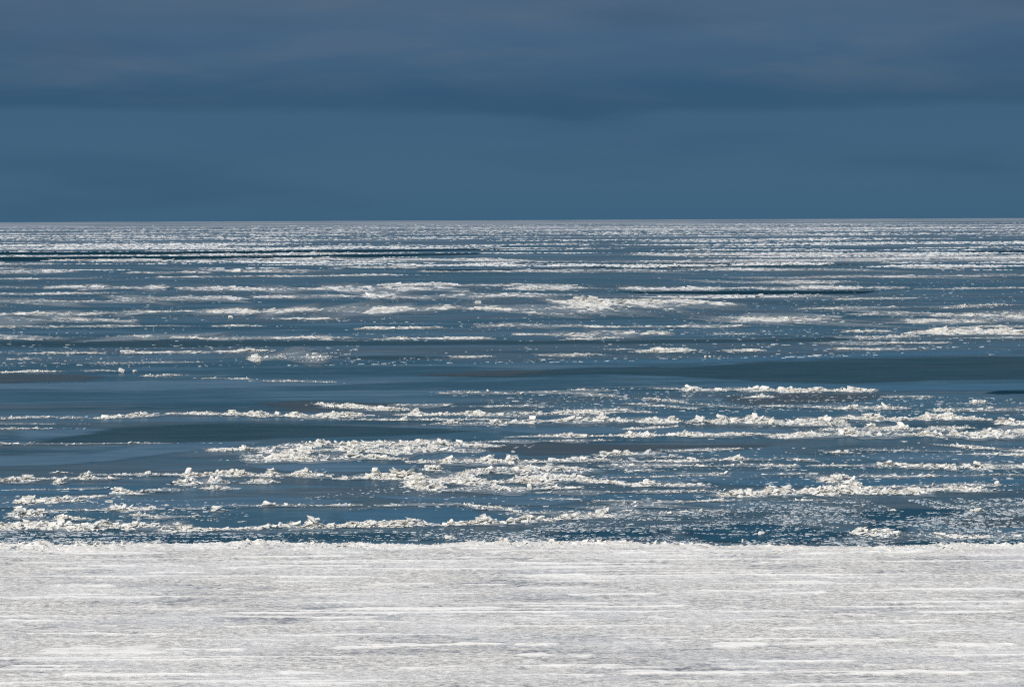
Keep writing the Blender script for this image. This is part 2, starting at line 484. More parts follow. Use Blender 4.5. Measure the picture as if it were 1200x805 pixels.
def build_shore():
    r = np.random.default_rng(21)
    dx, dy = 0.135, 0.19
    fx = np.arange(-46, 46.001, dx); fy = np.arange(147.0, 229.5, dy)
    nx, ny = len(fx), len(fy)
    xs = np.concatenate([-46 - np.geomspace(0.3, 900, 26)[::-1], fx, 46 + np.geomspace(0.3, 900, 26)])
    ysx = np.concatenate([147 - np.geomspace(0.3, 110, 24)[::-1], fy])
    n_rough = fft_noise(nx, ny, 1.0, 0.8, r)
    n_lump = fft_noise(nx, ny, 4.5, 3.0, r)
    n_hum = fft_noise(nx, ny, 11, 6, r)
    n_str = fft_noise(nx, ny, 75, 1.5, r)
    n_str2 = fft_noise(nx, ny, 20, 1.1, r)
    n_patch = fft_noise(nx, ny, 60, 22, r)
    X, Y = np.meshgrid(fx, fy)
    drift = np.clip((n_str - 1.35) * 2.2, 0, 1) * 0.8 + np.clip((n_str2 - 1.5) * 2.0, 0, 1) * 0.8 + np.clip((fft_noise(nx, ny, 9, 1.2, r) - 1.5), 0, 1) * 0.5
    tint = np.clip((n_patch - 1.3) * 0.6, 0, 0.5) * np.clip((n_str + 0.4), 0, 1)
    jag = fft_noise(nx, ny, 40, 2.0, r); n_b0 = fft_noise(nx, ny, 7, 1.0, r)
    for (x0, y0, x1, y1, th, cr) in DRIFTS:
        a, b_ = at(x0, y0), at(x1, y1)
        w = (at(x0, y0 - th / 2).y - at(x0, y0 + th / 2).y) * (0.30 if th < 6 else 0.42)
        u = (X - a.x) / (b_.x - a.x)
        yc = a.y + (b_.y - a.y) * u + jag * 0.22 * w
        end = np.clip(np.minimum(u, 1 - u) * 7, 0, 1)
        wl = w * (0.2 + 0.8 * end) * np.clip(1 + 0.55 * n_str2 + 0.3 * n_lump, 0.1, 2.2)
        m = np.clip((1.35 - np.abs(Y - yc) / np.maximum(wl, 0.10)) * 2.2, 0, 1) * np.clip(end * 2, 0, 1) * np.clip(1.0 + 0.4 * n_b0, 0.3, 1)
        drift = np.maximum(drift, m)
        tint = np.maximum(tint, m * cr)
    drift = np.clip(drift, 0, 1)
    n_b1 = fft_noise(nx, ny, 3.5, 0.8, r); n_b2 = fft_noise(nx, ny, 30, 8, r); n_b3 = fft_noise(nx, ny, 1.1, 0.5, r)
    dark_mark = np.clip((n_b1 * 0.7 + n_b3 * 0.9 + 0.6 * n_b2 - 1.35) * 1.1, 0, 0.9) * (1 - drift)  # dark grey marks scattered over the crust, clear of the drifts
    dark_mark = np.maximum(dark_mark, 0.22 * np.clip(n_b2 + 0.3 * n_b1, 0, 1) * (1 - drift))
    rough = (1 - 0.85 * drift)
    spike = np.clip(n_lump - 1.0, 0, 3)
    h = 0.42 + 0.016 * n_rough * rough + 0.016 * n_lump * rough + 0.020 * n_hum * rough + 0.03 * spike * rough * np.clip(n_hum, 0, 2)
    h += 0.07 * drift - 0.03 * dark_mark
    # the rim: heaped and broken where the shore ice ends
    d_edge = np.interp(X, ex, ey) + 0.35 * fft_noise(nx, ny, 9, 4, r) + 0.45 * fft_noise(nx, 1, 30, 0, r)[0][None, :] - Y
    rim = np.exp(-((d_edge - 2.2) / 3.2) ** 2)
    h += rim * (-0.12 + 0.05 * n_hum + 0.06 * np.abs(n_lump) + 0.05 * np.abs(n_rough))
    tint = np.maximum(tint, np.clip(rim * 1.1, 0, 1) * (0.25 + 0.25 * np.clip(n_hum, -1, 2)))
    drift = np.maximum(drift, rim * 0.3)
    fall = np.clip(d_edge / 0.7, 0, 1)
    h = h * fall - 0.6 * (1 - fall)
    # coarse skirt far beyond the frame
    NX, NY = len(xs), len(ysx)
    Hh = np.full((NY, NX), 0.42); D = np.zeros((NY, NX)); T = np.zeros((NY, NX)); Dm = np.zeros((NY, NX))
    Dm[NY - ny:, 26:26 + nx] = dark_mark
    far_edge = np.interp(xs, ex, ey)[None, :] - ysx[:, None]
    Hh = np.where(far_edge > 0, Hh, -0.6)
    Hh[NY - ny:, 26:26 + nx] = h; D[NY - ny:, 26:26 + nx] = drift; T[NY - ny:, 26:26 + nx] = np.clip(tint, 0, 1)
    me = grid_mesh('shore_ice', xs, ysx, Hh, smooth=True)
    for nm, arr in (('drift', D), ('tint', T), ('dark_mark', Dm)):
        at_ = me.attributes.new(nm, 'FLOAT', 'POINT')
        at_.data.foreach_set('value', arr.astype(np.float32).ravel())
    shore = link('shore_ice', me, M_SHORE)
    tag(shore, 'flat snow covered shore ice filling the foreground', 'shore ice', kind='structure')
    # broken lumps frozen in along the rim
    n = 5200
    x = r.uniform(-45, 45, n)
    cl = np.interp(x, fx, fft_noise(nx, 1, 30, 0, r)[0])
    dd = np.abs(r.normal(0, 2.4, n)) * (1 + 0.4 * cl)
    ix = np.clip(((x + 46) / dx).astype(int), 0, nx - 1)
    y = np.interp(x, ex, ey) - dd + 1.0 + r.normal(0, 0.4, n)
    iy = np.clip(((y - 147) / dy).astype(int), 0, ny - 1)
    z0 = np.maximum(h[iy, ix], 0.0)
    ok = r.uniform(0, 1, n) < np.clip(0.55 + 0.4 * cl, 0.1, 1)
    x, y, z0 = x[ok], y[ok], z0[ok]
    sz = 0.15 * np.exp(r.normal(0, 0.5, len(x)))
    big = r.uniform(0, 1, len(x)) < 0.03
    sz = np.minimum(np.where(big, sz * 2.4, sz), 0.5)
    V, F, T = blocks(np.stack([x, y, z0 + 0.02], 1), sz, r, tilt=0.3, flat=0.75, tone=r.uniform(0.15, 1, len(x)))
    tag(link('rim_rubble', tri_mesh('rim_rubble', V, F, tone=T), M_ICE, shore), kind='stuff')


build_shore()


# ------------------------------------------------------------------ flat skins of thin ice and open water
def beyond(pts):
    """outlines that reach the edge of the frame go on past it"""
    poly = np.array(pts, float)
    poly[:, 0] = np.where(poly[:, 0] > 1199, poly[:, 0] + 230, np.where(poly[:, 0] < 1, poly[:, 0] - 230, poly[:, 0]))
    return poly


def sheet(name, pts, mat, z, label, cat, kind=None, soft=1.6, group=None):
    """a floating skin with a frayed rim; pts = outline as seen in the photograph, laid out on the water"""
    poly = beyond(pts)
    x0, y0 = poly.min(0) - (12, soft); x1, y1 = poly.max(0) + (12, soft)
    nx = int(np.clip((x1 - x0) / 5, 12, 260)); ny = int(np.clip((y1 - y0) / 0.45, 8, 70))
    gx = np.linspace(x0, x1, nx); gy = np.linspace(y0, y1, ny)
    X, Y = np.meshgrid(gx, gy)
    ins = np.zeros(X.shape, bool); d = np.full(X.shape, 1e9)
    j = len(poly) - 1
    for i in range(len(poly)):
        (ax_, ay_), (bx_, by_) = poly[j], poly[i]
        ins ^= ((by_ > Y) != (ay_ > Y)) & (X < (ax_ - bx_) * (Y - by_) / (ay_ - by_ + 1e-9) + bx_)
        # distance with x squeezed, as the water is seen at a low slant
        ux, uy = (bx_ - ax_) / 14, by_ - ay_
        t_ = np.clip((((X - ax_) / 14) * ux + (Y - ay_) * uy) / (ux * ux + uy * uy + 1e-9), 0, 1)
        d = np.minimum(d, np.hypot((X - ax_) / 14 - t_ * ux, Y - ay_ - t_ * uy))
        j = i
    cov = np.clip(0.5 + 0.5 * np.where(ins, d, -d) / soft, 0, 1)
    W3 = np.array([at(px, py, z)[:] for px, py in zip(X.ravel(), Y.ravel())])
    c = W3.mean(0); c[2] = z
    i_ = np.arange(nx * ny).reshape(ny, nx)
    F = np.stack([i_[:-1, :-1], i_[1:, :-1], i_[1:, 1:], i_[:-1, 1:]], -1).reshape(-1, 4)
    F = F[cov.ravel()[F].max(1) > 0]
    me = tri_mesh(name, W3 - c, F, tone=cov.ravel(), attr='cover')
    return tag(link(name, me, mat, loc=c.tolist()), label, cat, group, kind)


SHEETS = [
    ('thin_ice_sheet', [(500, 440.5), (590, 437), (700, 430), (800, 431), (900, 424), (1000, 421), (1100, 419), (1230, 416), (1230, 441),
                        (1100, 445), (1000, 449), (900, 447), (800, 441), (700, 437), (600, 442)], M_DARK, 0.012,
     'wide dark sheet of smooth thin ice running out of the right edge', 'ice sheet'),
    ('thin_ice_sheet', [(398, 419), (440, 417), (490, 417), (530, 418.5), (480, 421), (430, 421)], M_DARK, 0.012,
     'small dark lens of thin ice below the middle ice line', 'ice sheet'),
    ('thin_ice_sheet', [(488, 439.5), (560, 436), (600, 433.5), (645, 434), (600, 440), (540, 440.5)], M_BROWN, 0.020,
     'brownish grey tongue at the left tip of the dark sheet', 'ice sheet'),
    ('slush_skin', [(-20, 549), (60, 545), (120, 541), (200, 531), (290, 521), (300, 518), (240, 518), (170, 521), (100, 532), (-20, 541)], M_PALE, 0.020,
     'pale blue curved slush swath behind the left heap row', 'slush'),
    ('slush_skin', [(20, 505), (119, 502.5), (112, 507), (80, 511), (20, 516)], M_PALE, 0.020,
     'small pale slush tongue under the dotted ice rows at left', 'slush'),
    ('thin_ice_sheet', [(118, 502), (200, 498), (330, 497), (480, 501), (560, 505), (470, 510), (330, 513), (250, 518), (160, 518), (40, 519), (80, 512)], M_DARK, 0.012,
     'dark smooth sheet between the two long ice lines left of centre', 'ice sheet'),
    ('thin_ice_sheet', [(850, 465), (930, 461), (1040, 463), (1010, 470), (940, 473), (870, 474)], M_BROWN, 0.012,
     'grey sheet in front of the mound shaped ridge right of centre', 'ice sheet'),
    ('thin_ice_sheet', [(555, 526), (620, 519), (740, 521), (900, 521), (870, 528), (740, 531), (620, 533)], M_BROWN, 0.012,
     'grey sheet right of the broad central rubble field', 'ice sheet'),
    ('thin_ice_sheet', [(395, 601), (440, 596), (540, 595), (585, 604), (600, 609), (545, 615), (440, 614), (400, 607)], M_BLUE, 0.012,
     'bright blue smooth pool of ice near the shore left of centre', 'ice sheet'),
    ('thin_ice_sheet', [(310, 472), (370, 470), (480, 473), (430, 480), (350, 482)], M_BROWN, 0.012,
     'grey patch left of the slanting ice row in the middle', 'ice sheet'),
    ('thin_ice_sheet', [(-10, 441), (60, 438), (120, 441), (100, 446), (30, 448), (-10, 446)], M_BROWN, 0.012,
     'grey patch under the thin ice row at the left edge', 'ice sheet'),
    ('thin_ice_sheet', [(-10, 400), (200, 399.5), (420, 400), (640, 399.5), (860, 398), (1000, 396), (1050, 395.5), (960, 400), (700, 403), (400, 405), (150, 407), (-10, 405)], M_DARK, 0.012,
     'long dark band of thin ice across the whole width', 'ice sheet'),
    ('thin_ice_sheet', [(700, 310), (900, 308), (1000, 310), (900, 314), (690, 315)], M_DARK, 0.020,
     'far dark blue band right of centre under the horizon ice', 'ice sheet'),
    ('thin_ice_sheet', [(820, 562), (960, 558), (1200, 562), (1200, 567), (960, 570), (840, 568)], M_BLUE, 0.012,
     'blue smooth strip behind the big right hand ridge', 'ice sheet'),
    ('thin_ice_sheet', [(600, 577), (760, 580), (850, 579), (830, 585), (690, 586), (560, 583)], M_BLUE, 0.012,
     'blue smooth strip in front of the big central rubble field', 'ice sheet'),
    ('thin_ice_sheet', [(-10, 568), (120, 568), (210, 572), (120, 578), (-10, 582)], M_BLUE, 0.012,
     'blue strip in front of the left heap row', 'ice sheet'),
    ('thin_ice_sheet', [(780, 448), (1000, 451), (1200, 446), (1200, 456), (1040, 458), (860, 452)], M_BLUE, 0.012,
     'blue strip between the dark sheet and the mound shaped ridge', 'ice sheet'),
    ('thin_ice_sheet', [(0, 452), (120, 447), (330, 444), (520, 446), (380, 452), (160, 458)], M_PALE, 0.012,
     'pale blue frosted patch below the left thin ice rows', 'ice sheet'),
    ('thin_ice_sheet', [(640, 422), (820, 420), (1000, 414), (1190, 410), (1190, 415), (1000, 419), (820, 426), (660, 427)], M_BLUE, 0.012,
     'blue strip behind the dark sheet right of centre', 'ice sheet'),
    ('slush_skin', [(-10, 586), (90, 583), (200, 586), (300, 582), (420, 586), (380, 592), (200, 595), (60, 597)], M_PALE, 0.024,
     'pale frosted skin between the floe blocks and the heaps at left', 'slush'),
    ('slush_skin', [(440, 580), (520, 583), (640, 581), (720, 584), (640, 592), (560, 590), (470, 588)], M_PALE, 0.024,
     'pale frosted skin in front of the big central rubble field', 'slush'),
    ('slush_skin', [(700, 556), (840, 552), (960, 553), (900, 559), (780, 566), (710, 563)], M_PALE, 0.024,
     'pale frosted skin right of the big central rubble field', 'slush'),
    ('slush_skin', [(280, 545), (400, 541), (500, 545), (470, 552), (350, 554)], M_PALE, 0.024,
     'pale frosted skin under the broad rubble field left of centre', 'slush'),
    ('slush_skin', [(960, 534), (1080, 531), (1200, 536), (1200, 542), (1050, 541)], M_PALE, 0.024,
     'pale frosted skin under the dotted lumps at right', 'slush'),
    ('slush_skin', [(560, 503), (700, 500), (900, 503), (1000, 508), (820, 509), (640, 508)], M_PALE, 0.024,
     'pale frosted skin below the dense heaped rows in the middle', 'slush'),
    ('thin_ice_sheet', [(1090, 606), (1200, 604), (1200, 616), (1130, 618)], M_BROWN, 0.012,
     'grey sheet between brash pieces near the right edge', 'ice sheet'),
]
for nm, pts, mt, z, lb, ct in SHEETS:
    sheet(nm, pts, mt, z, lb, ct)
LEADS = [
    ([(-60, 295.8), (200, 295.0), (470, 292.8), (600, 291.6), (600, 292.6), (430, 295.4), (200, 298.2), (-60, 298.6)], M_LEAD, 'upper dark water lead at far left below the horizon'),
    ([(-60, 301.6), (150, 300.6), (330, 299.6), (560, 297.0), (560, 298.2), (350, 303.4), (200, 304.6), (60, 306), (-60, 306)], M_LEAD, 'lower and wider dark water lead at far left'),
    ([(500, 316.3), (690, 314.8), (690, 316.2), (500, 317.6)], M_LEAD, 'short dark water lead in the middle distance'),
    ([(725, 342), (900, 341), (1030, 341), (1010, 344.2), (900, 345), (760, 344)], M_LEAD, 'teal water lead behind the far bright ice belt'),
    ([(1130, 294.5), (1260, 292.5), (1260, 296), (1140, 296)], M_LEAD, 'dark water lead at the right edge below the horizon'),
    ([(1155, 460), (1175, 458), (1260, 457), (1260, 460.5), (1190, 461), (1170, 461.5)], M_LEAD, 'small black opening at the right edge'),
    ([(620, 631), (660, 623), (740, 619), (790, 622), (740, 631), (660, 634)], M_DEEP, 'deep blue open pool off the shore ice in the middle'),
    ([(40, 629), (240, 626), (480, 624), (500, 632), (300, 633), (140, 636)], M_DEEP, 'deep blue open strip along the shore ice at left'),
    ([(1000, 601), (1060, 595), (1130, 597), (1090, 606), (1055, 622), (1010, 622), (1030, 610)], M_DEEP, 'deep blue open pool in the right brash field'),
    ([(1050, 636), (1130, 631), (1230, 630), (1230, 636), (1130, 637)], M_DEEP, 'deep blue gap beside the shore ice at right'),
    ([(800, 618), (880, 612), (940, 618), (1000, 626), (940, 636), (820, 634)], M_DEEP, 'deep blue gap in the brash right of centre'),
]
for pts, mt, lb in LEADS:
    sheet('open_water', pts, mt, 0.034, lb, 'open water', kind='structure', soft=0.5 if mt is M_LEAD else 1.6)


# ------------------------------------------------------------------ ridges and rows of broken ice
N_BIG = [0]; N_ROW = [0]


def ridge(name, cat, label, x0, y0, x1, y1, tot, h, dens=1.0, peaks=(), big=0, group=None, dirt=0.0, mat=None):
    """a row or heap of broken ice floating on the thin ice: mound of snow and slush, rubble, single large blocks.
    (x0,y0)-(x1,y1) foot line, tot = thickness and h = height, all as photo pixels, turned into metres here"""
    r = np.random.default_rng(int(x0 * 13 + y0 * 101 + x1 * 7))
    k_ = (y1 - y0) / (x1 - x0)
    xa, xb = x0, x1
    if x1 > 1199:                      # rows that leave the frame go on beyond it
        x1 += 230; y1 += 230 * k_
    if x0 < 1:
        x0 -= 230; y0 -= 230 * k_
    grow = (x1 - x0) / (xb - xa)
    A, B = at(x0, y0), at(x1, y1)
    C = (A + B) / 2
    dist = C.length
    m_px = dist / FPX
    H = max(h * m_px, 0.12)
    gpx = max(tot - 0.7 * h, 0.9)
    ym = (y0 + y1) / 2; xm = (x0 + x1) / 2
    Wd = max((at(xm, ym - gpx) - at(xm, ym)).y, 0.8)
    ax = Vector((B.x - A.x, B.y - A.y, 0)); L = ax.length; ax.normalize()
    nrm = np.array([-ax.y, ax.x]); axx = np.array([ax.x, ax.y])
    root = bpy.data.objects.new(name, None)
    root.empty_display_size = 0.5
    root.location = (C.x, C.y, 0)
    COL.objects.link(root)
    tag(root, label, cat, group)
    # profile along the row
    ns = int(np.clip(L / (2.2 * m_px), 12, 220)); nt = 9
    s = np.linspace(0, 1, ns)
    prof = 0.55 + 0.26 * line_noise(ns, 3, r) + 0.26 * line_noise(ns, 10, r)
    endt = np.clip(np.minimum(s, 1 - s) * L / max(0.12 * L, 10 * m_px), 0, 1) ** 0.6
    wid = np.clip(0.75 + 0.30 * line_noise(ns, 8, r), 0.3, 1.4) * (0.25 + 0.75 * endt)
    cen = 0.12 * line_noise(ns, 12, r)
    prof = np.clip(prof * (0.8 + 0.35 * line_noise(ns, 24, r)), 0.06, 1.3) * endt
    gaps = np.clip(0.9 + 0.9 * line_noise(ns, 7, r), 0, 1) if dens < 0.8 else np.ones(ns)
    prof = prof * H * 0.85 * (0.4 + 0.6 * gaps)
    for (pxx, ph, pw) in peaks:
        u = (pxx - x0) / (x1 - x0)
        g = np.exp(-(((s - u) * abs(x1 - x0)) / pw) ** 2)
        prof = np.maximum(prof, ph * m_px * 0.78 * g * np.clip(0.85 + 0.3 * line_noise(ns, 1.2, r), 0.4, 1.3))
        wid = np.maximum(wid, np.minimum(1.0, g))

    def world(sv, tv):           # tv in -1..1 across, foot line at tv = -1
        w = np.interp(sv, s, wid) * Wd * 0.5
        c = Wd * 0.5 + np.interp(sv, s, cen) * Wd
        al = (sv - 0.5) * L
        ac = c + tv * w
        return np.stack([axx[0] * al + nrm[0] * ac, axx[1] * al + nrm[1] * ac], -1)

    # where along and across the row the ice lies thick, and where the water shows through
    NC = 28
    fld = 0.7 * fft_noise(ns, NC, 5, 1.6, r) + 0.75 * fft_noise(ns, NC, 16, 1.8, r) + 0.4 * fft_noise(ns, NC, 1.5, 0.8, r) + 0.45 * line_noise(ns, 22, r)[None, :]
    thr = np.interp(dens, [0.5, 0.8, 1.0, 1.2, 1.5], [0.25, -0.15, -0.50, -0.85, -1.4])

    def thick(sv, tv):
        a_ = np.clip((sv * (ns - 1)).astype(int), 0, ns - 1); b2 = np.clip(((tv + 1.2) / 2.4 * (NC - 1)).astype(int), 0, NC - 1)
        return fld[b2, a_] - thr

    tt = np.linspace(-1, 1, nt)
    S2, T2 = np.meshgrid(s, tt)
    base_h = np.interp(S2.ravel(), s, prof).reshape(S2.shape)
    tk = thick(S2.ravel(), T2.ravel()).reshape(S2.shape)
    z = base_h * 0.5 * np.clip(1 - np.abs(T2) ** 2.2, 0, 1) * (1 + 0.35 * fft_noise(ns, nt, 1.2, 0.8, r))
    z = np.where((np.abs(T2) > 0.99) | (tk < 0.05), -0.10, np.maximum(z * np.clip(tk * 1.5, 0.3, 1), 0.03))
    z[:, 0] = -0.10; z[:, -1] = -0.10
    xy = world(S2.ravel(), T2.ravel())
    V = np.concatenate([xy, z.reshape(-1, 1)], 1)
    i = np.arange(ns * nt).reshape(nt, ns)
    F = np.stack([i[:-1, :-1], i[:-1, 1:], i[1:, 1:], i[1:, :-1]], -1).reshape(-1, 4)
    F = F[V[:, 2][F].max(1) > 0]
    near = dist < 520
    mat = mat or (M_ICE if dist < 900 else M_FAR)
    if len(F) > 4:
        me = tri_mesh('snow_mound', V, F, tone=np.clip(0.42 + 0.25 * r.standard_normal(len(V)) - dirt * 0.3, 0, 1))
        sm = link('snow_mound', me, mat, root)
        if (tk[1:-1] < 0.05).mean() > 0.08:          # broken through: loose patches of snow and slush
            tag(sm, kind='stuff')
    # rubble
    size = max(0.25, 1.55 * m_px)
    area = L * Wd
    cap = (2200 if near else 900) * min(grow, 1.8)
    want = 1.5 * area / (size * size)
    size *= min(1.12 if near else 1.3, max(1.0, math.sqrt(want / cap)))
    n = int(np.clip(want, 30, cap))
    sv = r.uniform(0.0, 1.0, n)
    tv = np.where(r.uniform(0, 1, n) < 0.6, r.uniform(-1.15, 1.15, n), np.clip(r.normal(0, 0.5, n), -1.15, 1.15))
    tkn = thick(sv, tv) + r.normal(0, 0.28, n)
    keep = (tkn > 0) & (r.uniform(0, 1, n) < 0.35 + 0.65 * np.interp(sv, s, endt))
    sv, tv, tkn = sv[keep], tv[keep], tkn[keep]
    n = len(sv)
    ph_ = np.interp(sv, s, prof)
    tkc = np.clip(tkn * 1.2, 0, 1)
    zz = ph_ * 0.75 * np.clip(1 - np.abs(tv) ** 2.0, 0.0, 1) * r.uniform(0.5, 1.25, n) * tkc
    lump = np.clip(ph_ / max(H, 0.01), 0, 1.8)
    sz = size * np.exp(r.normal(-0.05, 0.42, n)) * (0.7 + 0.35 * lump * tkc)
    sz = np.minimum(sz, size * 2.0)
    P = np.concatenate([world(sv, tv), (zz + sz * 0.04)[:, None]], 1)
    tone = np.clip(r.uniform(-0.12, 0.8, n) + 0.38 * tkc - dirt * 0.2, 0, 1)
    flat = np.where(r.uniform(0, 1, n) < 0.12 + 0.5 * lump * tkc, r.uniform(0.45, 0.95, n), 0.22)
    if h < 2.2:
        flat = flat * 0.6
    if n:
        Vb, Fb, Tb = blocks(P, sz, r, tilt=0.22 if near else 0.1, flat=flat, tone=tone, along=math.atan2(ax.y, ax.x), stretch=1.0 if near else 2.2)
        tag(link('rubble', tri_mesh('rubble', Vb, Fb, tone=Tb), mat, root), kind='stuff')
    # slush and sunken ice that spreads as a pale skin round the row
    hs = max(10, ns // 3); ht = 13
    Sh, Th = np.meshgrid(np.linspace(-0.06, 1.06, hs), np.linspace(-2.6, 2.6, ht))
    fh = fft_noise(hs, ht, 3, 1.2, r)
    cv = np.clip(0.95 * (1 - (np.abs(Th) / 2.5) ** 1.5) * np.clip(np.minimum(Sh + 0.06, 1.06 - Sh) * 9, 0, 1) + 0.16 * fh * (np.abs(Th) < 2.4), 0, 0.9)
    cv[0] = cv[-1] = 0; cv[:, 0] = cv[:, -1] = 0
    N_ROW[0] += 1
    zh = 0.037 + 0.00012 * N_ROW[0]
    Vh = np.concatenate([world(Sh.ravel(), Th.ravel()), np.full((hs * ht, 1), zh)], 1)
    ih = np.arange(hs * ht).reshape(ht, hs)
    Fh = np.stack([ih[:-1, :-1], ih[:-1, 1:], ih[1:, 1:], ih[1:, :-1]], -1).reshape(-1, 4)
    link('slush_skin', tri_mesh('slush_skin', Vh, Fh, tone=cv.ravel(), attr='cover'), M_HALO, root)
    # grey slush and thin plates lapping round the row
    na = int(np.clip(0.5 * area / (size * size), 20, 90 * min(grow, 1.8)))
    sv = np.clip(r.normal(0.5, 0.33, na), -0.12, 1.12); tv = r.normal(0, 1.15, na)
    P = np.concatenate([world(sv, tv), np.full((na, 1), 0.02)], 1)
    Vb, Fb, Tb = blocks(P, size * 0.85 * np.exp(r.normal(0, 0.5, na)), r, tilt=0.02, flat=0.10, tone=r.uniform(0, 0.9, na), tpl=PLATE)
    tag(link('slush_plates', tri_mesh('slush_plates', Vb, Fb, tone=Tb), M_BRASH, root), kind='stuff')
    # the blocks large enough to be picked out one by one
    spots = [((pxx - x0) / (x1 - x0), ph) for (pxx, ph, pw) in peaks] + [(u, h) for u in r.uniform(0.06, 0.94, int(big * min(grow, 2)))]
    for u, ph in spots:
        if not near:
            break
        tvv = r.uniform(-0.5, 0.25)
        bsz = r.uniform(5.0, 9.5) * m_px * (1.0 if ph > 4 else 0.75)
        q = world(np.array([u]), np.array([tvv]))[0]
        zb = float(np.interp(u, s, prof)) * 0.62 * (1 - abs(tvv) ** 2)
        V1, F1 = BIG[r.integers(0, len(BIG))]
        ob = link('ice_block', BIG_MESH[r.integers(0, len(BIG_MESH))], mat or M_ICE, root, (q[0], q[1], zb + bsz * 0.15))
        ob.scale = (bsz * r.uniform(0.8, 1.2), bsz * r.uniform(0.6, 0.9), bsz * r.uniform(0.4, 0.85))
        ob.rotation_euler = (r.normal(0, 0.35), r.normal(0, 0.35), r.uniform(0, 6.28))
        N_BIG[0] += 1
    return root


def knobbly(V, F, r):
    """a large block: hull, split once and roughened"""
    bm = bmesh.new()
    vs = [bm.verts.new(v) for v in V]
    for f in F:
        bm.faces.new([vs[i] for i in f])
    bmesh.ops.subdivide_edges(bm, edges=bm.edges[:], cuts=1, use_grid_fill=True)
    for v in bm.verts:
        v.co += Vector(r.normal(0, 0.03, 3).tolist())
    bmesh.ops.triangulate(bm, faces=bm.faces[:])
    bmesh.ops.recalc_face_normals(bm, faces=bm.faces[:])
    me = bpy.data.meshes.new('ice_block'); bm.to_mesh(me); bm.free()
    a = me.attributes.new('tone', 'FLOAT', 'POINT')
    a.data.foreach_set('value', np.full(len(me.vertices), 0.75, dtype=np.float32))
    me.materials.append(M_ICE)
    return me


BIG_MESH = [knobbly(V, F, rng) for V, F in BIG]

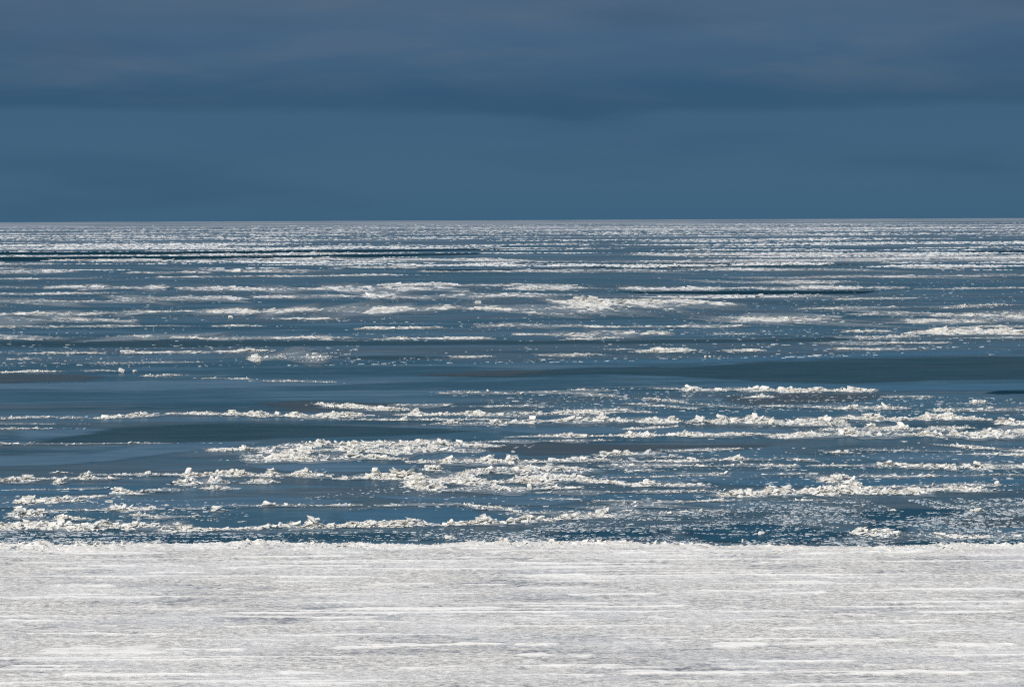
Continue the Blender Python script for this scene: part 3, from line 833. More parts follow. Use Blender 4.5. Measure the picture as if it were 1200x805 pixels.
R_, H_, S_ = 'ice_ridge', 'ice_heap', 'ice_row'
RIDGES = [
    # --- next to the shore ice (photo rows 575 to 640)
    (R_, 'ridge', 'long ridge of white rubble nearest the shore ice at left', -15, 620, 300, 624, 11, 5.5, 1.45, [(60, 8, 10), (110, 9, 12), (150, 13, 9), (205, 9, 10)], 7),
    (R_, 'ridge', 'heaped white ridge with knobs nearest the shore ice left of centre', 285, 622, 515, 617, 9, 6, 1.45, [(345, 9, 8), (366, 15, 9), (388, 16, 7), (430, 12, 10), (483, 11, 12)], 6),
    (R_, 'ridge', 'white ridge climbing right towards the lone white block near shore', 520, 618, 640, 612, 7, 5, 1.1, [(575, 10, 14), (600, 9, 10)], 4),
    (R_, 'ridge', 'low ridge on which the lone white block stands', 615, 613, 745, 604, 8, 5, 1.1, [(630, 9, 8), (643, 9, 4)], 3),
    (S_, 'ice row', 'thin curved ice row running right from the lone white block', 740, 603, 860, 600, 4, 1.8, 0.8, [], 0),
    (H_, 'heap', 'tall round heap of ice blocks at the left edge near shore', 9, 608, 53, 607, 14, 12, 1.4, [(20, 16, 10), (35, 13, 10), (48, 8, 8)], 4),
    (H_, 'heap', 'smaller heap right of the tall round heap near the left edge', 68, 611, 108, 609, 8, 7, 1.2, [(76, 9, 7), (92, 7, 7)], 2),
    (R_, 'ridge', 'white ridge behind the tall round heap at far left', 15, 592, 96, 590, 9, 5, 1.2, [(35, 8, 10), (60, 7, 12)], 3),
    (S_, 'ice row', 'grey low row trailing right of the far left white ridge', 50, 586, 132, 583, 4, 3, 0.9, [(78, 4, 6)], 0),
    (S_, 'ice row', 'thin row between the far left ridge and the two heaps', 36, 600, 150, 598, 4, 2.5, 0.8, [], 0),
    (H_, 'heap', 'loose low heap with scattered lumps above the long shore ridge', 134, 600, 188, 598, 8, 4, 0.9, [(150, 6, 8)], 2),
    (H_, 'heap', 'small grey white heap just under the loose low heap', 148, 606, 178, 605, 5, 4, 1.0, [], 1),
    (S_, 'ice row', 'faint row of low ice right of the small grey white heap', 172, 608, 240, 606, 4, 2, 0.7, [], 0),
    (S_, 'ice row', 'short thin row left of the small cream chunk near shore', 203, 597, 238, 597, 3, 2, 0.9, [], 0),
    (H_, 'heap', 'small cream chunk pile alone on blue ice left of centre', 246, 600, 270, 599, 6, 5, 1.2, [(256, 6, 6)], 1),
    (S_, 'ice row', 'long thin white row above the bright blue pool, left part', 262, 594, 424, 593, 4, 2.6, 0.9, [(312, 4, 8)], 1),
    (S_, 'ice row', 'thin white row along the back of the bright blue pool', 446, 594, 540, 591, 3.5, 2.4, 0.9, [], 0),
    (S_, 'ice row', 'thin slanting row closing the right end of the blue pool', 530, 591, 604, 603, 4, 2.2, 1.0, [], 0),
    (S_, 'ice row', 'short faint row right of the slanting end of the blue pool', 600, 603, 690, 601, 3, 1.5, 0.7, [], 0),
    (S_, 'ice row', 'thin flat row above the lone white block, left piece', 628, 586, 682, 586, 3, 1.8, 1.0, [], 0),
    (S_, 'ice row', 'thin flat row above the lone white block, right piece', 690, 588, 775, 589, 3.2, 1.8, 1.0, [], 0),
    (S_, 'ice row', 'straight thin white row leading into the big right ridge', 768, 590, 866, 587, 3.5, 1.8, 1.0, [], 0),
    (H_, 'heap', 'slanting patch of grey rubble right of the lone white block', 742, 601, 800, 592, 8, 1.8, 0.9, [], 0),
    (H_, 'heap', 'pair of rounded white floe blocks near the left edge', 127, 579, 152, 579, 7, 6.5, 1.5, [(134, 9, 8), (143, 8, 6)], 2),
    (S_, 'ice row', 'low tail right of the rounded white floe block pair', 148, 580, 174, 579, 3, 2, 0.9, [], 0),
    (S_, 'ice row', 'thin faint row left of the rounded white floe block pair', 10, 575, 126, 573, 3, 2, 0.7, [], 0),
    (S_, 'ice row', 'dirty brown based row right of the rounded floe blocks', 154, 577, 216, 575, 4, 2.6, 1.0, [], 0, 1.0),
    # --- big right-hand ridge
    (R_, 'ridge', 'big jagged right hand ridge, its left half with raised blocks', 838, 583, 985, 581, 12, 8, 1.5, [(868, 11, 7), (912, 12, 10), (932, 12, 8), (962, 14, 10), (978, 16, 10)], 9),
    (R_, 'ridge', 'big jagged right hand ridge, its right half', 975, 580, 1170, 577, 11, 6, 1.5, [(1000, 18, 12), (1012, 14, 8), (1072, 10, 8), (1085, 9, 8)], 8),
    (H_, 'heap', 'sharp white peak behind the big right hand ridge', 968, 567, 1014, 566, 12, 9, 1.3, [(985, 8, 8), (998, 15, 8)], 3),
    (S_, 'ice row', 'white row running right from the sharp white peak', 1008, 560, 1105, 559, 5, 3, 1.0, [], 1),
    (S_, 'ice row', 'thin row at right edge level with the sharp peak', 1140, 558, 1215, 557, 3, 2, 0.9, [], 0),
    (S_, 'ice row', 'row behind the big ridge ending in a lump at right', 1012, 572, 1178, 570, 5, 3, 1.1, [(1172, 6, 6)], 1),
    (S_, 'ice row', 'flat slab row just below the big right hand ridge', 936, 588, 972, 587, 4, 2.5, 1.0, [], 1),
    (H_, 'heap', 'flat white slab lying in brash at far right', 1141, 601, 1162, 600, 5, 4.5, 1.5, [(1150, 5, 8)], 1),
    (H_, 'heap', 'cream heap with one upright shard beside the shore ice', 1008, 630, 1060, 629, 11, 8, 1.3, [(1018, 9, 8), (1033, 14, 4), (1052, 10, 7)], 4, 0.8),
    (S_, 'ice row', 'flat grey rubble tongue right of the cream shard heap', 1056, 630, 1200, 632, 6, 2.5, 0.9, [], 1),
    (S_, 'ice row', 'white slabs against the shore ice at far left', 76, 638, 135, 637, 5, 3, 1.2, [], 2),
    (S_, 'ice row', 'low white slab hump touching the shore ice left of centre', 136, 639, 196, 638, 5, 3.5, 1.4, [], 2),
    # --- rows 545 to 577
    (H_, 'heap', 'thick bright heap at the left edge behind the thin faint row', -12, 567, 53, 565, 10, 6, 1.3, [(20, 8, 10), (38, 7, 9)], 3),
    (H_, 'heap', 'separate lump right of the thick bright heap at left edge', 59, 567, 78, 567, 5, 5, 1.2, [(68, 6, 6)], 1),
    (H_, 'heap', 'small lump at far left behind the thick bright heap', 58, 555, 80, 555, 4, 3.5, 1.2, [], 1),
    (S_, 'ice row', 'row joining the left heaps with the cream mounds', 40, 563, 140, 562, 6, 4, 1.1, [(100, 6, 9)], 2),
    (R_, 'ridge', 'long low ridge at the back of the left heap row', 90, 558, 215, 557, 5, 4, 1.1, [(103, 6, 8)], 2),
    (R_, 'ridge', 'cream mounds in the front of the left heap row', 209, 569, 274, 567, 10, 7, 1.3, [(218, 10, 7), (228, 11, 5), (262, 8, 8)], 4, 0.6),
    (H_, 'heap', 'bluish white heap under the cream mounds', 234, 575, 276, 574, 6, 4.5, 1.1, [(252, 6, 8)], 1),
    (R_, 'ridge', 'high crested ridge behind the cream mounds', 210, 559, 300, 558, 8, 6, 1.2, [(220, 8, 8), (258, 9, 10), (283, 10, 6)], 4),
    (R_, 'ridge', 'white ridge left of the gap beside the pointed mound', 292, 560, 391, 559, 9, 7, 1.3, [(318, 8, 8), (355, 9, 12)], 4),
    (H_, 'heap', 'cream heap under the white ridge left of the gap', 292, 567, 327, 566, 6, 5, 1.1, [], 1, 0.7),
    (R_, 'ridge', 'pointed mound ridge just right of the gap', 390, 563, 502, 562, 10, 8, 1.3, [(440, 11, 12), (460, 15, 9), (476, 10, 8)], 5),
    (H_, 'heap', 'massive left end of the big central rubble field', 486, 576, 530, 575, 18, 12, 1.5, [(497, 13, 8), (508, 18, 9), (520, 15, 9)], 6),
    (R_, 'ridge', 'front row of the big central rubble field with brown foot', 500, 578, 690, 574, 9, 5, 1.5, [(590, 7, 8)], 4, 0.7),
    (R_, 'ridge', 'middle row of the big central rubble field', 515, 570, 705, 564, 12, 6, 1.5, [(560, 8, 12), (640, 8, 10)], 4),
    (R_, 'ridge', 'back row of the big central rubble field, cream at its right end', 535, 560, 712, 553, 12, 6, 1.5, [(640, 9, 14), (675, 10, 14)], 4, 0.8),
    (H_, 'heap', 'loose small blocks behind the massive left end of the field', 504, 553, 527, 552, 8, 6, 1.0, [(510, 7, 4), (519, 7, 5)], 1),
    (R_, 'ridge', 'ridge with a pale upright spike in the centre', 476, 545, 718, 543, 10, 6, 1.35, [(528, 10, 6), (572, 8, 10), (597, 13, 4), (603, 12, 3)], 6),
    (R_, 'ridge', 'diagonal ridge falling right from the big central field', 650, 564, 792, 573, 7, 4, 1.3, [(750, 6, 10)], 3),
    (H_, 'heap', 'low heap at the lower end of the diagonal ridge', 788, 571, 834, 569, 6, 4, 1.0, [], 1),
    (S_, 'ice row', 'dark footed thin row below the diagonal ridge', 626, 579, 850, 577, 4, 1.8, 0.9, [], 0, 1.0),
    (S_, 'ice row', 'thin straight white row above the diagonal ridge', 715, 561, 842, 558, 3, 1.8, 1.0, [], 0),
    (H_, 'heap', 'grey flat patch at the right end of the thin straight row', 835, 559, 868, 556, 6, 2, 0.9, [], 0),
    (R_, 'ridge', 'wavy white row right of the spike ridge', 716, 543, 912, 540, 5, 3, 1.0, [(812, 5, 10), (868, 6, 10)], 2),
    (S_, 'ice row', 'second row right of the spike ridge, behind the diagonal', 700, 548, 900, 547, 5, 2.5, 1.0, [], 1),
    (S_, 'ice row', 'grey low lumps under the second row right of the spike', 735, 553, 775, 552, 4, 2.5, 0.9, [], 1),
    (R_, 'ridge', 'smooth topped short ridge above the wavy white row', 697, 535, 776, 533, 6, 4.5, 1.2, [(710, 6, 8), (740, 5, 9)], 2),
    (S_, 'ice row', 'scattered lumps right of the smooth topped short ridge', 770, 537, 802, 536, 4, 3, 1.0, [], 1),
    (S_, 'ice row', 'faint scattered row of lumps above the wavy white row', 790, 531, 880, 527, 5, 1.8, 0.7, [], 0),
    (H_, 'heap', 'low lumps at the right end of the wavy white row', 900, 548, 938, 547, 7, 3.5, 1.1, [], 2),
    (R_, 'ridge', 'broad right hand row under the dotted lumps, left part', 955, 548, 1080, 547, 6, 4, 1.1, [(1045, 8, 10)], 3),
    (R_, 'ridge', 'broad right hand row under the dotted lumps, right part', 1065, 551, 1215, 549, 9, 5, 1.2, [(1115, 7, 10), (1150, 8, 14)], 4),
    (H_, 'heap', 'small heap at the left of the broad right hand row', 938, 541, 962, 540, 6, 4, 1.2, [], 1),
    (H_, 'heap', 'single grey lump left of the dotted lumps', 980, 532, 1000, 531, 5, 4, 1.1, [(990, 4, 5)], 1),
    (S_, 'ice row', 'dotted row of small lumps at right', 1002, 528, 1108, 530, 3.5, 2, 0.6, [], 0),
    (S_, 'ice row', 'diagonal thin row falling to the right edge', 1085, 521, 1205, 531, 4, 2.2, 1.0, [], 0),
    (S_, 'ice row', 'thin white row under the diagonal at right edge', 1125, 534, 1210, 534, 4, 2.5, 1.0, [], 1),
    (S_, 'ice row', 'thin row left of the sharp white peak', 890, 557, 952, 556, 3, 2, 1.0, [], 0),
    # --- broad central field, rows 512 to 540
    (R_, 'ridge', 'back crest of the broad rubble field left of centre', 318, 524, 585, 526, 11, 6, 1.4, [(365, 8, 10), (505, 13, 8), (530, 10, 7), (480, 9, 8)], 7),
    (R_, 'ridge', 'middle band of the broad rubble field left of centre', 300, 533, 570, 531, 10, 5, 1.4, [(355, 9, 7), (505, 8, 10)], 5),
    (R_, 'ridge', 'front band of the broad rubble field left of centre', 280, 541, 478, 540, 9, 5, 1.2, [(410, 7, 8)], 5),
    (R_, 'ridge', 'thin left tip of the broad rubble field', 245, 530, 345, 527, 6, 3.5, 1.1, [(290, 6, 8)], 2),
    (H_, 'heap', 'lump group below the left tip of the broad rubble field', 284, 536, 312, 535, 6, 5, 1.2, [], 1),
    (S_, 'ice row', 'dark and white flat row right of the broad rubble field', 555, 520, 725, 517, 4, 2.2, 0.8, [], 0, 1.0),
    # --- rows 470 to 515
    (R_, 'ridge', 'long white row running left from the right hand rubble field', 596, 514, 910, 511, 6, 4, 1.1, [(740, 7, 12), (760, 6, 10)], 4),
    (S_, 'ice row', 'short pale row rising right above the long white row', 735, 504, 800, 501, 3.5, 2.2, 0.9, [], 0),
    (R_, 'ridge', 'broad bottom band of the right hand rubble field', 905, 515, 1215, 512, 12, 6, 1.4, [(1010, 8, 12), (1170, 13, 14), (1100, 8, 10)], 8),
    (R_, 'ridge', 'middle band of the right hand rubble field', 960, 506, 1150, 505, 8, 5, 1.1, [(1025, 8, 8), (1060, 7, 8)], 5),
    (R_, 'ridge', 'cream left shoulder of the right hand rubble field', 895, 500, 1005, 498, 10, 6, 1.2, [(935, 8, 8), (985, 9, 8)], 5, 0.6),
    (R_, 'ridge', 'jagged back crest of the right hand rubble field', 975, 493, 1165, 494, 9, 6, 1.2, [(1016, 10, 6), (1030, 8, 7), (1088, 10, 12), (1110, 9, 8)], 6),
    (H_, 'heap', 'mound on the right edge at the back of the rubble field', 1178, 499, 1215, 498, 9, 7, 1.3, [(1192, 10, 8)], 2),
    (R_, 'ridge', 'dense white heaped row right of the small gap in the middle', 804, 497, 912, 497, 11, 7, 1.3, [(820, 8, 8), (845, 10, 12), (885, 11, 10)], 5),
    (R_, 'ridge', 'dense white heaped row left of the small gap in the middle', 590, 497, 802, 496, 9, 5.5, 1.2, [(625, 8, 8), (672, 8, 8), (708, 9, 6), (790, 8, 8)], 6),
    (R_, 'ridge', 'lumpy row in the middle starting left below the long line', 503, 499, 600, 498, 6, 4.5, 1.2, [(530, 7, 8), (582, 8, 5)], 3),
    (R_, 'ridge', 'long white line in the middle above the lumpy row', 463, 489, 720, 486, 7, 4, 1.1, [(490, 6, 7), (560, 6, 10)], 4),
    (S_, 'ice row', 'thin unbroken white line below the long white line', 395, 493, 600, 493, 3, 2, 1.0, [(473, 4, 5)], 0),
    (S_, 'ice row', 'rear thin white row over the long white line', 560, 477, 640, 477, 3, 2, 1.0, [], 0),
    (S_, 'ice row', 'pale broken row above the dense heaped row', 640, 484, 760, 486, 6, 1.8, 0.8, [], 0),
    (R_, 'ridge', 'white row left of centre joined to the small round heap', 292, 490, 428, 489, 7, 4.5, 1.1, [(303, 8, 9), (345, 6, 8), (390, 6, 8)], 4),
    (R_, 'ridge', 'thin row with a round heap at its right end, left side', 190, 486, 300, 487, 4, 2.4, 1.1, [(267, 5, 7), (290, 7, 8)], 2),
    (R_, 'ridge', 'slightly rising bright row at left in front of blue ice', 138, 491, 190, 487, 4.5, 3.4, 1.2, [(175, 5, 9)], 2),
    (H_, 'heap', 'third short bright piece from the left on the long broken line', 106, 491, 131, 491, 4.5, 4, 1.2, [], 1),
    (H_, 'heap', 'second short bright piece from the left on the long broken line', 74, 491, 102, 490, 5, 4, 1.2, [], 1),
    (S_, 'ice row', 'brownish row at the left end of the long broken line', -15, 492, 68, 490, 5, 3.4, 1.0, [], 2, 1.0),
    (S_, 'ice row', 'upper dotted row at the left edge', -12, 497, 66, 497, 2, 1.4, 0.7, [], 0),
    (S_, 'ice row', 'lower dotted row at the left edge', -12, 503, 60, 503, 2.2, 1.6, 0.9, [], 0),
    (S_, 'ice row', 'long hair thin line of frost left of the broad rubble field', -12, 521, 205, 520, 1.8, 1.2, 0.8, [], 0),
    (R_, 'ridge', 'slanting row left of centre falling to the right', 352, 474, 448, 483, 5, 3.2, 1.1, [(395, 5, 8), (432, 7, 9)], 3),
    (S_, 'ice row', 'faint low row right of the slanting row', 448, 476, 520, 477, 4, 1.6, 0.6, [], 0),
    # --- rows 430 to 482
    (R_, 'ridge', 'mound shaped ridge with long tapering ends right of centre', 862, 459, 1022, 461, 7, 5, 1.2, [(925, 9, 14), (955, 8, 10), (993, 5, 7)], 5),
    (S_, 'ice row', 'thin broken row trailing right of the mound shaped ridge', 1028, 466, 1092, 467, 3.5, 2, 0.8, [], 0),
    (S_, 'ice row', 'low white row under the mound shaped ridge', 985, 481, 1070, 479, 5, 3.6, 1.0, [(1045, 6, 8), (1010, 6, 5)], 2),
    (H_, 'heap', 'low heap near the right edge above the rubble field', 1108, 484, 1215, 481, 6, 3.4, 1.0, [(1120, 4, 6)], 2),
    (H_, 'heap', 'small peaked lump near the right edge', 1138, 473, 1158, 473, 4, 4, 1.2, [(1143, 5, 5)], 1),
    (S_, 'ice row', 'faint lumps left of the low white row at right', 885, 478, 985, 479, 5, 1.8, 0.6, [], 0),
    (S_, 'ice row', 'small cream row left below the mound shaped ridge', 878, 467, 914, 466, 3, 2.6, 1.0, [(900, 4, 5)], 0),
    (R_, 'ridge', 'white row left of the mound shaped ridge', 752, 457, 900, 459, 5, 2.6, 1.0, [(808, 5, 9), (880, 5, 9)], 2),
    (S_, 'ice row', 'short row left of the white row in mid distance', 666, 457, 704, 459, 3.2, 2, 1.0, [], 0),
    (S_, 'ice row', 'upper of three slanting scratches of ice right of centre', 738, 468, 792, 473, 3, 1.6, 0.9, [], 0),
    (S_, 'ice row', 'lower of three slanting scratches of ice right of centre', 726, 473, 800, 480, 3, 1.5, 0.8, [], 0),
    (S_, 'ice row', 'rightmost of three slanting scratches of ice right of centre', 800, 474, 866, 479, 3, 1.6, 0.9, [], 0),
    (S_, 'ice row', 'dotted row in the centre below the brownish tongue', 508, 461, 600, 463, 4, 2, 0.7, [(562, 3, 5)], 0),
    (S_, 'ice row', 'faint broken row right of the central dotted row', 600, 460, 700, 466, 4, 1.4, 0.5, [], 0),
    (S_, 'ice row', 'tiny broken row left of centre, upper left of three', 176, 442, 222, 440, 3, 2.2, 0.9, [], 0),
    (S_, 'ice row', 'tiny broken row left of centre, middle of three', 230, 444, 290, 445, 2.2, 1.5, 0.9, [], 0),
    (S_, 'ice row', 'tiny broken row left of centre, right of three', 300, 447, 388, 449, 2.4, 1.4, 0.6, [], 0),
    (S_, 'ice row', 'thin row at left edge above the grey patch', -12, 438, 80, 436, 3, 2.2, 1.0, [], 0),
    (S_, 'ice row', 'thin row ending in two lumps near left', 92, 435, 136, 436, 2.4, 1.6, 0.9, [], 0),
    # --- rows 390 to 426
    (R_, 'ridge', 'long thin row starting with a lone lump at left', 144, 415, 320, 413, 4, 2.6, 1.1, [(149, 5, 5)], 1),
    (H_, 'heap', 'flat field of slabs left of the dark lens', 290, 424, 396, 423, 11, 2, 0.9, [(300, 4, 8), (378, 4, 5)], 2),
    (S_, 'ice row', 'short row at far left below the long thin rows', 18, 422, 48, 421, 3, 2.2, 1.0, [], 0),
    (S_, 'ice row', 'faint thin row at left above the short row', 8, 415, 118, 415, 2.4, 1.4, 0.8, [], 0),
    (S_, 'ice row', 'dotted thin row left of the flat field of slabs', 92, 427, 240, 425, 2.2, 1.4, 0.7, [], 0),
    (S_, 'ice row', 'low row on the right of the dark lens', 538, 420, 584, 419, 3.4, 2, 0.9, [], 0),
    (S_, 'ice row', 'low row in the middle, left of the small peak mound', 645, 418, 712, 416, 3.4, 2, 0.9, [], 0),
    (R_, 'ridge', 'small peak mound with thin tails right of centre', 752, 413, 822, 412, 4.5, 3, 1.2, [(778, 7, 9), (798, 5, 7)], 2),
    (S_, 'ice row', 'thin bright row left of the small peak mound', 708, 410, 737, 410, 2.2, 2, 1.1, [], 0),
    (S_, 'ice row', 'broken row right of the small peak mound', 846, 412, 892, 412, 3, 2, 0.9, [], 0),
    (R_, 'ridge', 'bulky white mound near the right edge in mid distance', 1070, 393, 1215, 392, 9, 5.5, 1.3, [(1115, 8, 14), (1140, 8, 14), (1165, 7, 9)], 0),
    (S_, 'ice row', 'slanting tail on the left of the bulky right mound', 1032, 399, 1088, 394, 4, 2.6, 1.0, [], 0),
    (S_, 'ice row', 'white row below the bulky right mound, long', 960, 404, 1116, 403, 4, 2.2, 1.0, [], 0),
    (S_, 'ice row', 'white row below the bulky right mound, lower and thinner', 976, 411, 1088, 410, 3.2, 1.8, 0.9, [], 0),
    (S_, 'ice row', 'thin bright row left of the bulky right mound', 1004, 390, 1052, 389, 3, 2.2, 1.0, [], 0),
    (S_, 'ice row', 'thin row to the right edge below the bulky right mound', 1110, 398, 1212, 396, 2.6, 1.8, 0.9, [], 0),
    (R_, 'ridge', 'belt of white lumps in the middle right of the line', 610, 395, 805, 393, 7, 3, 1.0, [(755, 5, 10), (690, 4, 9)], 0),
    (S_, 'ice row', 'bright low row under the belt of white lumps', 676, 399, 745, 397, 4, 2.6, 1.1, [], 0),
    (S_, 'ice row', 'short bright row right of the belt of white lumps', 856, 393, 896, 392, 3.4, 2.4, 1.1, [], 0),
    (S_, 'ice row', 'unbroken beaded line in the middle, right end', 437, 399, 578, 398, 4, 2.8, 1.1, [(473, 5, 5)], 0),
    (S_, 'ice row', 'beaded line in the middle, left end', 383, 399, 440, 397, 5, 2.4, 1.0, [], 0),
    (S_, 'ice row', 'beaded line left of centre', 203, 398, 376, 398, 5, 2.2, 0.9, [], 0),
    (S_, 'ice row', 'beaded line at left, short middle piece', 103, 396, 200, 398, 6, 2, 0.8, [], 0),
    (S_, 'ice row', 'beaded line at the left edge', -12, 399, 80, 397, 7, 2.2, 0.9, [], 0),
    (S_, 'ice row', 'thin line above the beaded line in the middle', 425, 387, 528, 385, 3, 2.2, 0.9, [], 0),
]
for (nm, ct, lb, x0, y0, x1, y1, tot, h, dens, peaks, big, *rest) in RIDGES:
    ridge(nm, ct, lb, x0, y0, x1, y1, tot, h, dens, peaks, big, dirt=rest[0] if rest else 0.0,
          group={'ice_ridge': 'ridges of broken ice', 'ice_heap': 'heaps of broken ice', 'ice_row': 'low rows of broken ice'}[nm])

FAR = [  # far belts, photo rows 296 to 385
    ('thin white line above the beaded line at left', -12, 384, 226, 383, 2.4, 1.6, 1.0),
    ('thin white line right of the left thin line', 246, 383, 300, 383, 2.4, 1.6, 0.9),
    ('dotted thin line in the left middle under the great belt', 300, 374, 380, 375, 2.2, 1.4, 0.7),
    ('flat broken belt at the left edge, lower', -12, 381, 182, 378, 9, 2.4, 1.0),
    ('flat broken belt at the left edge, upper', -12, 372, 132, 371, 6, 2.4, 1.0),
    ('great white belt in mid distance, left part', 128, 369, 305, 368, 6, 3, 1.1),
    ('great white belt in mid distance, middle part with a peak', 295, 368, 605, 367, 9, 4, 1.2),
    ('great white belt in mid distance, right of the middle', 595, 368, 765, 366, 9, 3.4, 1.2),
    ('bright bulging belt below the teal lead', 690, 363, 905, 361, 11, 4, 1.2),
    ('peaked heaps at the back of the bright bulging belt', 715, 357, 800, 355, 6, 5, 1.3),
    ('long belt above the great belt, left part', 148, 354, 305, 352, 6, 3, 1.1),
    ('long belt above the great belt, middle with a peak', 295, 351, 605, 349, 6, 3.6, 1.1),
    ('long belt above the great belt, fading right end', 595, 349, 705, 347, 5, 2.4, 0.9),
    ('grey broken patch at the left edge above the flat belts', -12, 357, 108, 355, 7, 2, 0.8),
    ('grey broken patch right of the left edge patch', 112, 356, 165, 354, 5, 2, 0.8),
    ('thin line at the left edge over the grey patches', -12, 346, 136, 345, 2.2, 1.5, 0.9),
    ('bright belt third from the leads at left', 44, 340, 196, 339, 6, 2.8, 1.1),
    ('short bright row at the left edge beside the third belt', -12, 338, 46, 337, 3.5, 2, 1.0),
    ('bright belt left of centre, under the boxy floe', 228, 342, 320, 341, 6, 2.4, 1.0),
    ('double bright belt in the middle left of the teal lead', 300, 344, 560, 342, 8, 2.6, 1.0),
    ('upper edge of the double bright belt', 462, 336, 552, 335, 3.6, 2.4, 1.1),
    ('bright row left of the teal lead', 636, 341, 740, 339, 5, 2.4, 1.1),
    ('bright line along the back of the teal lead', 728, 340.4, 905, 339.6, 4, 2.4, 1.2),
    ('bright line along the back of the teal lead, right end', 895, 340, 1085, 338.5, 4, 2.2, 1.1),
    ('white line at the right edge level with the teal lead', 1090, 340, 1212, 338.5, 2.6, 1.8, 0.9),
    ('pale hump belt in front of the right end of the teal lead', 903, 351, 1000, 346, 6, 3.4, 1.1),
    ('thin low line right of the pale hump belt', 985, 352, 1090, 351, 2.4, 1.2, 0.7),
    ('white belt near the right edge under the thin lines', 1058, 372, 1155, 370, 7, 2.6, 1.0),
    ('white belt running out of the right edge', 1145, 373, 1212, 371, 5, 2.4, 1.0),
    ('thin line right of centre below the pale hump belt', 955, 363, 1068, 361, 2.6, 1.6, 0.8),
    ('slanting thin line near the right edge', 1140, 362, 1195, 357, 2.6, 1.6, 0.8),
    ('belt right of centre under the thin lines', 880, 380, 1030, 377, 7, 2.4, 0.9),
    ('belt near the right edge above the bulky mound', 1085, 381, 1212, 378, 6, 2.4, 0.9),
    ('bright row at the right edge just above the bulky mound', 1110, 386, 1212, 384, 3, 2, 1.0),
    ('belt in the middle right over the white lumps', 690, 385, 885, 383, 3.5, 2.2, 0.9),
    ('thin belt in the middle over the white lumps', 560, 384, 690, 383, 4, 1.8, 0.8),
    ('broken bits right of the great belt', 840, 374, 1000, 373, 5, 1.6, 0.5),
    ('low belt trailing right of the boxy floe', 288, 319.5, 400, 318, 3.5, 1.6, 0.9),
    ('bright beaded line under the lower dark lead, left', 44, 306.5, 90, 306.3, 2.2, 1.8, 1.1),
    ('bright beaded line under the lower dark lead, longer', 96, 306.5, 215, 305.5, 3, 2.2, 1.1),
    ('bright beaded line under the lower dark lead, right', 205, 305.8, 405, 304.8, 2.8, 2, 1.1),
    ('white line between the two dark leads', -60, 301.2, 255, 300, 2, 1.4, 1.2),
    ('white line between the two dark leads, right end', 245, 300, 480, 296.8, 1.8, 1.2, 1.1),
    ('bright wide belt right of the dark leads', 468, 308, 610, 306.5, 5.5, 2.4, 1.2),
    ('bright wide belt right of the dark leads, fading end', 600, 307.5, 705, 306, 5, 1.8, 1.0),
    ('thin line over the short dark lead', 428, 315, 525, 313.5, 2.6, 1.6, 1.0),
    ('thin line just under the short dark lead', 505, 319.5, 690, 318, 2.2, 1.4, 1.0),
    ('grey belt right below the short dark lead', 640, 320, 820, 318, 4, 1.6, 0.8),
    ('short line at left edge below the dark leads', -12, 311, 84, 310, 3, 1.4, 0.8),
    ('second short line at left edge below the dark leads', -12, 317, 96, 315, 4, 1.6, 0.9),
    ('third line at left edge below the dark leads', -12, 321, 100, 320, 3, 1.4, 0.8),
    ('low humped line left of the boxy floe', 150, 321.5, 258, 320.5, 2.6, 1.6, 0.8),
    ('hair thin line left of centre under the boxy floe', 188, 326, 300, 325, 1.8, 1.2, 0.8),
    ('hair thin line in the middle under the boxy floe', 300, 324.6, 474, 323.4, 1.8, 1.2, 0.9),
    ('hair thin line at left under the humped line', -12, 328, 120, 327, 1.8, 1.0, 0.7),
    ('bright belt above the pale right half of the teal lead', 890, 333.5, 1038, 331.5, 5, 2, 1.1),
    ('grey belt near the right edge in the distance', 1076, 327, 1212, 325, 4, 1.6, 0.9),
    ('thin grey line right of centre in the distance', 880, 327, 1070, 325, 2.4, 1.2, 0.6),
    ('thin line near the right edge in the distance', 1078, 315, 1185, 314, 2, 1.2, 0.9),
    ('belt right of centre below the bright far belt', 890, 318.5, 1036, 316.5, 4, 1.8, 1.0),
    ('bright far belt right of centre', 800, 301.5, 1000, 300, 4.5, 1.8, 1.2),
    ('bright far belt at right', 990, 300.5, 1140, 299, 3.5, 1.6, 1.1),
    ('far belt under the right edge lead', 1050, 308, 1212, 305, 5, 1.6, 0.9),
    ('far belt right of centre under the bright far belt', 840, 309, 1040, 306, 4, 1.4, 0.7),
    ('belt left of the teal lead in the far middle', 560, 336, 680, 335, 2.4, 1.2, 0.7),
]
for (lb, x0, y0, x1, y1, tot, h, dens) in FAR:
    pk = []
    if 'peak' in lb:
        pk = [((x0 + x1) / 2 - 12 if 'heaps' not in lb else x0 + 28, h * 2.0, 10), ((x0 + x1) / 2 + 8, h * 1.5, 9)]
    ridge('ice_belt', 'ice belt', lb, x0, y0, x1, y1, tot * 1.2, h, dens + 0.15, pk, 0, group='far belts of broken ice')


# ------------------------------------------------------------------ single blocks and floes
def single(name, cat, label, px, py, wpx, hpx, tpl=0, yaw=0.0, tilt=0.0, group=None, mat=None):
    p = at(px, py); m = p.length / FPX
    o = link(name, BIG_MESH[tpl], mat or M_ICE, None, (p.x, p.y + wpx * m * 0.4, hpx * m * 0.38))
    o.scale = (wpx * m * 0.85, wpx * m * 0.7, hpx * m * 1.0)
    o.rotation_euler = (0, tilt, yaw)
    return tag(o, label, cat, group)


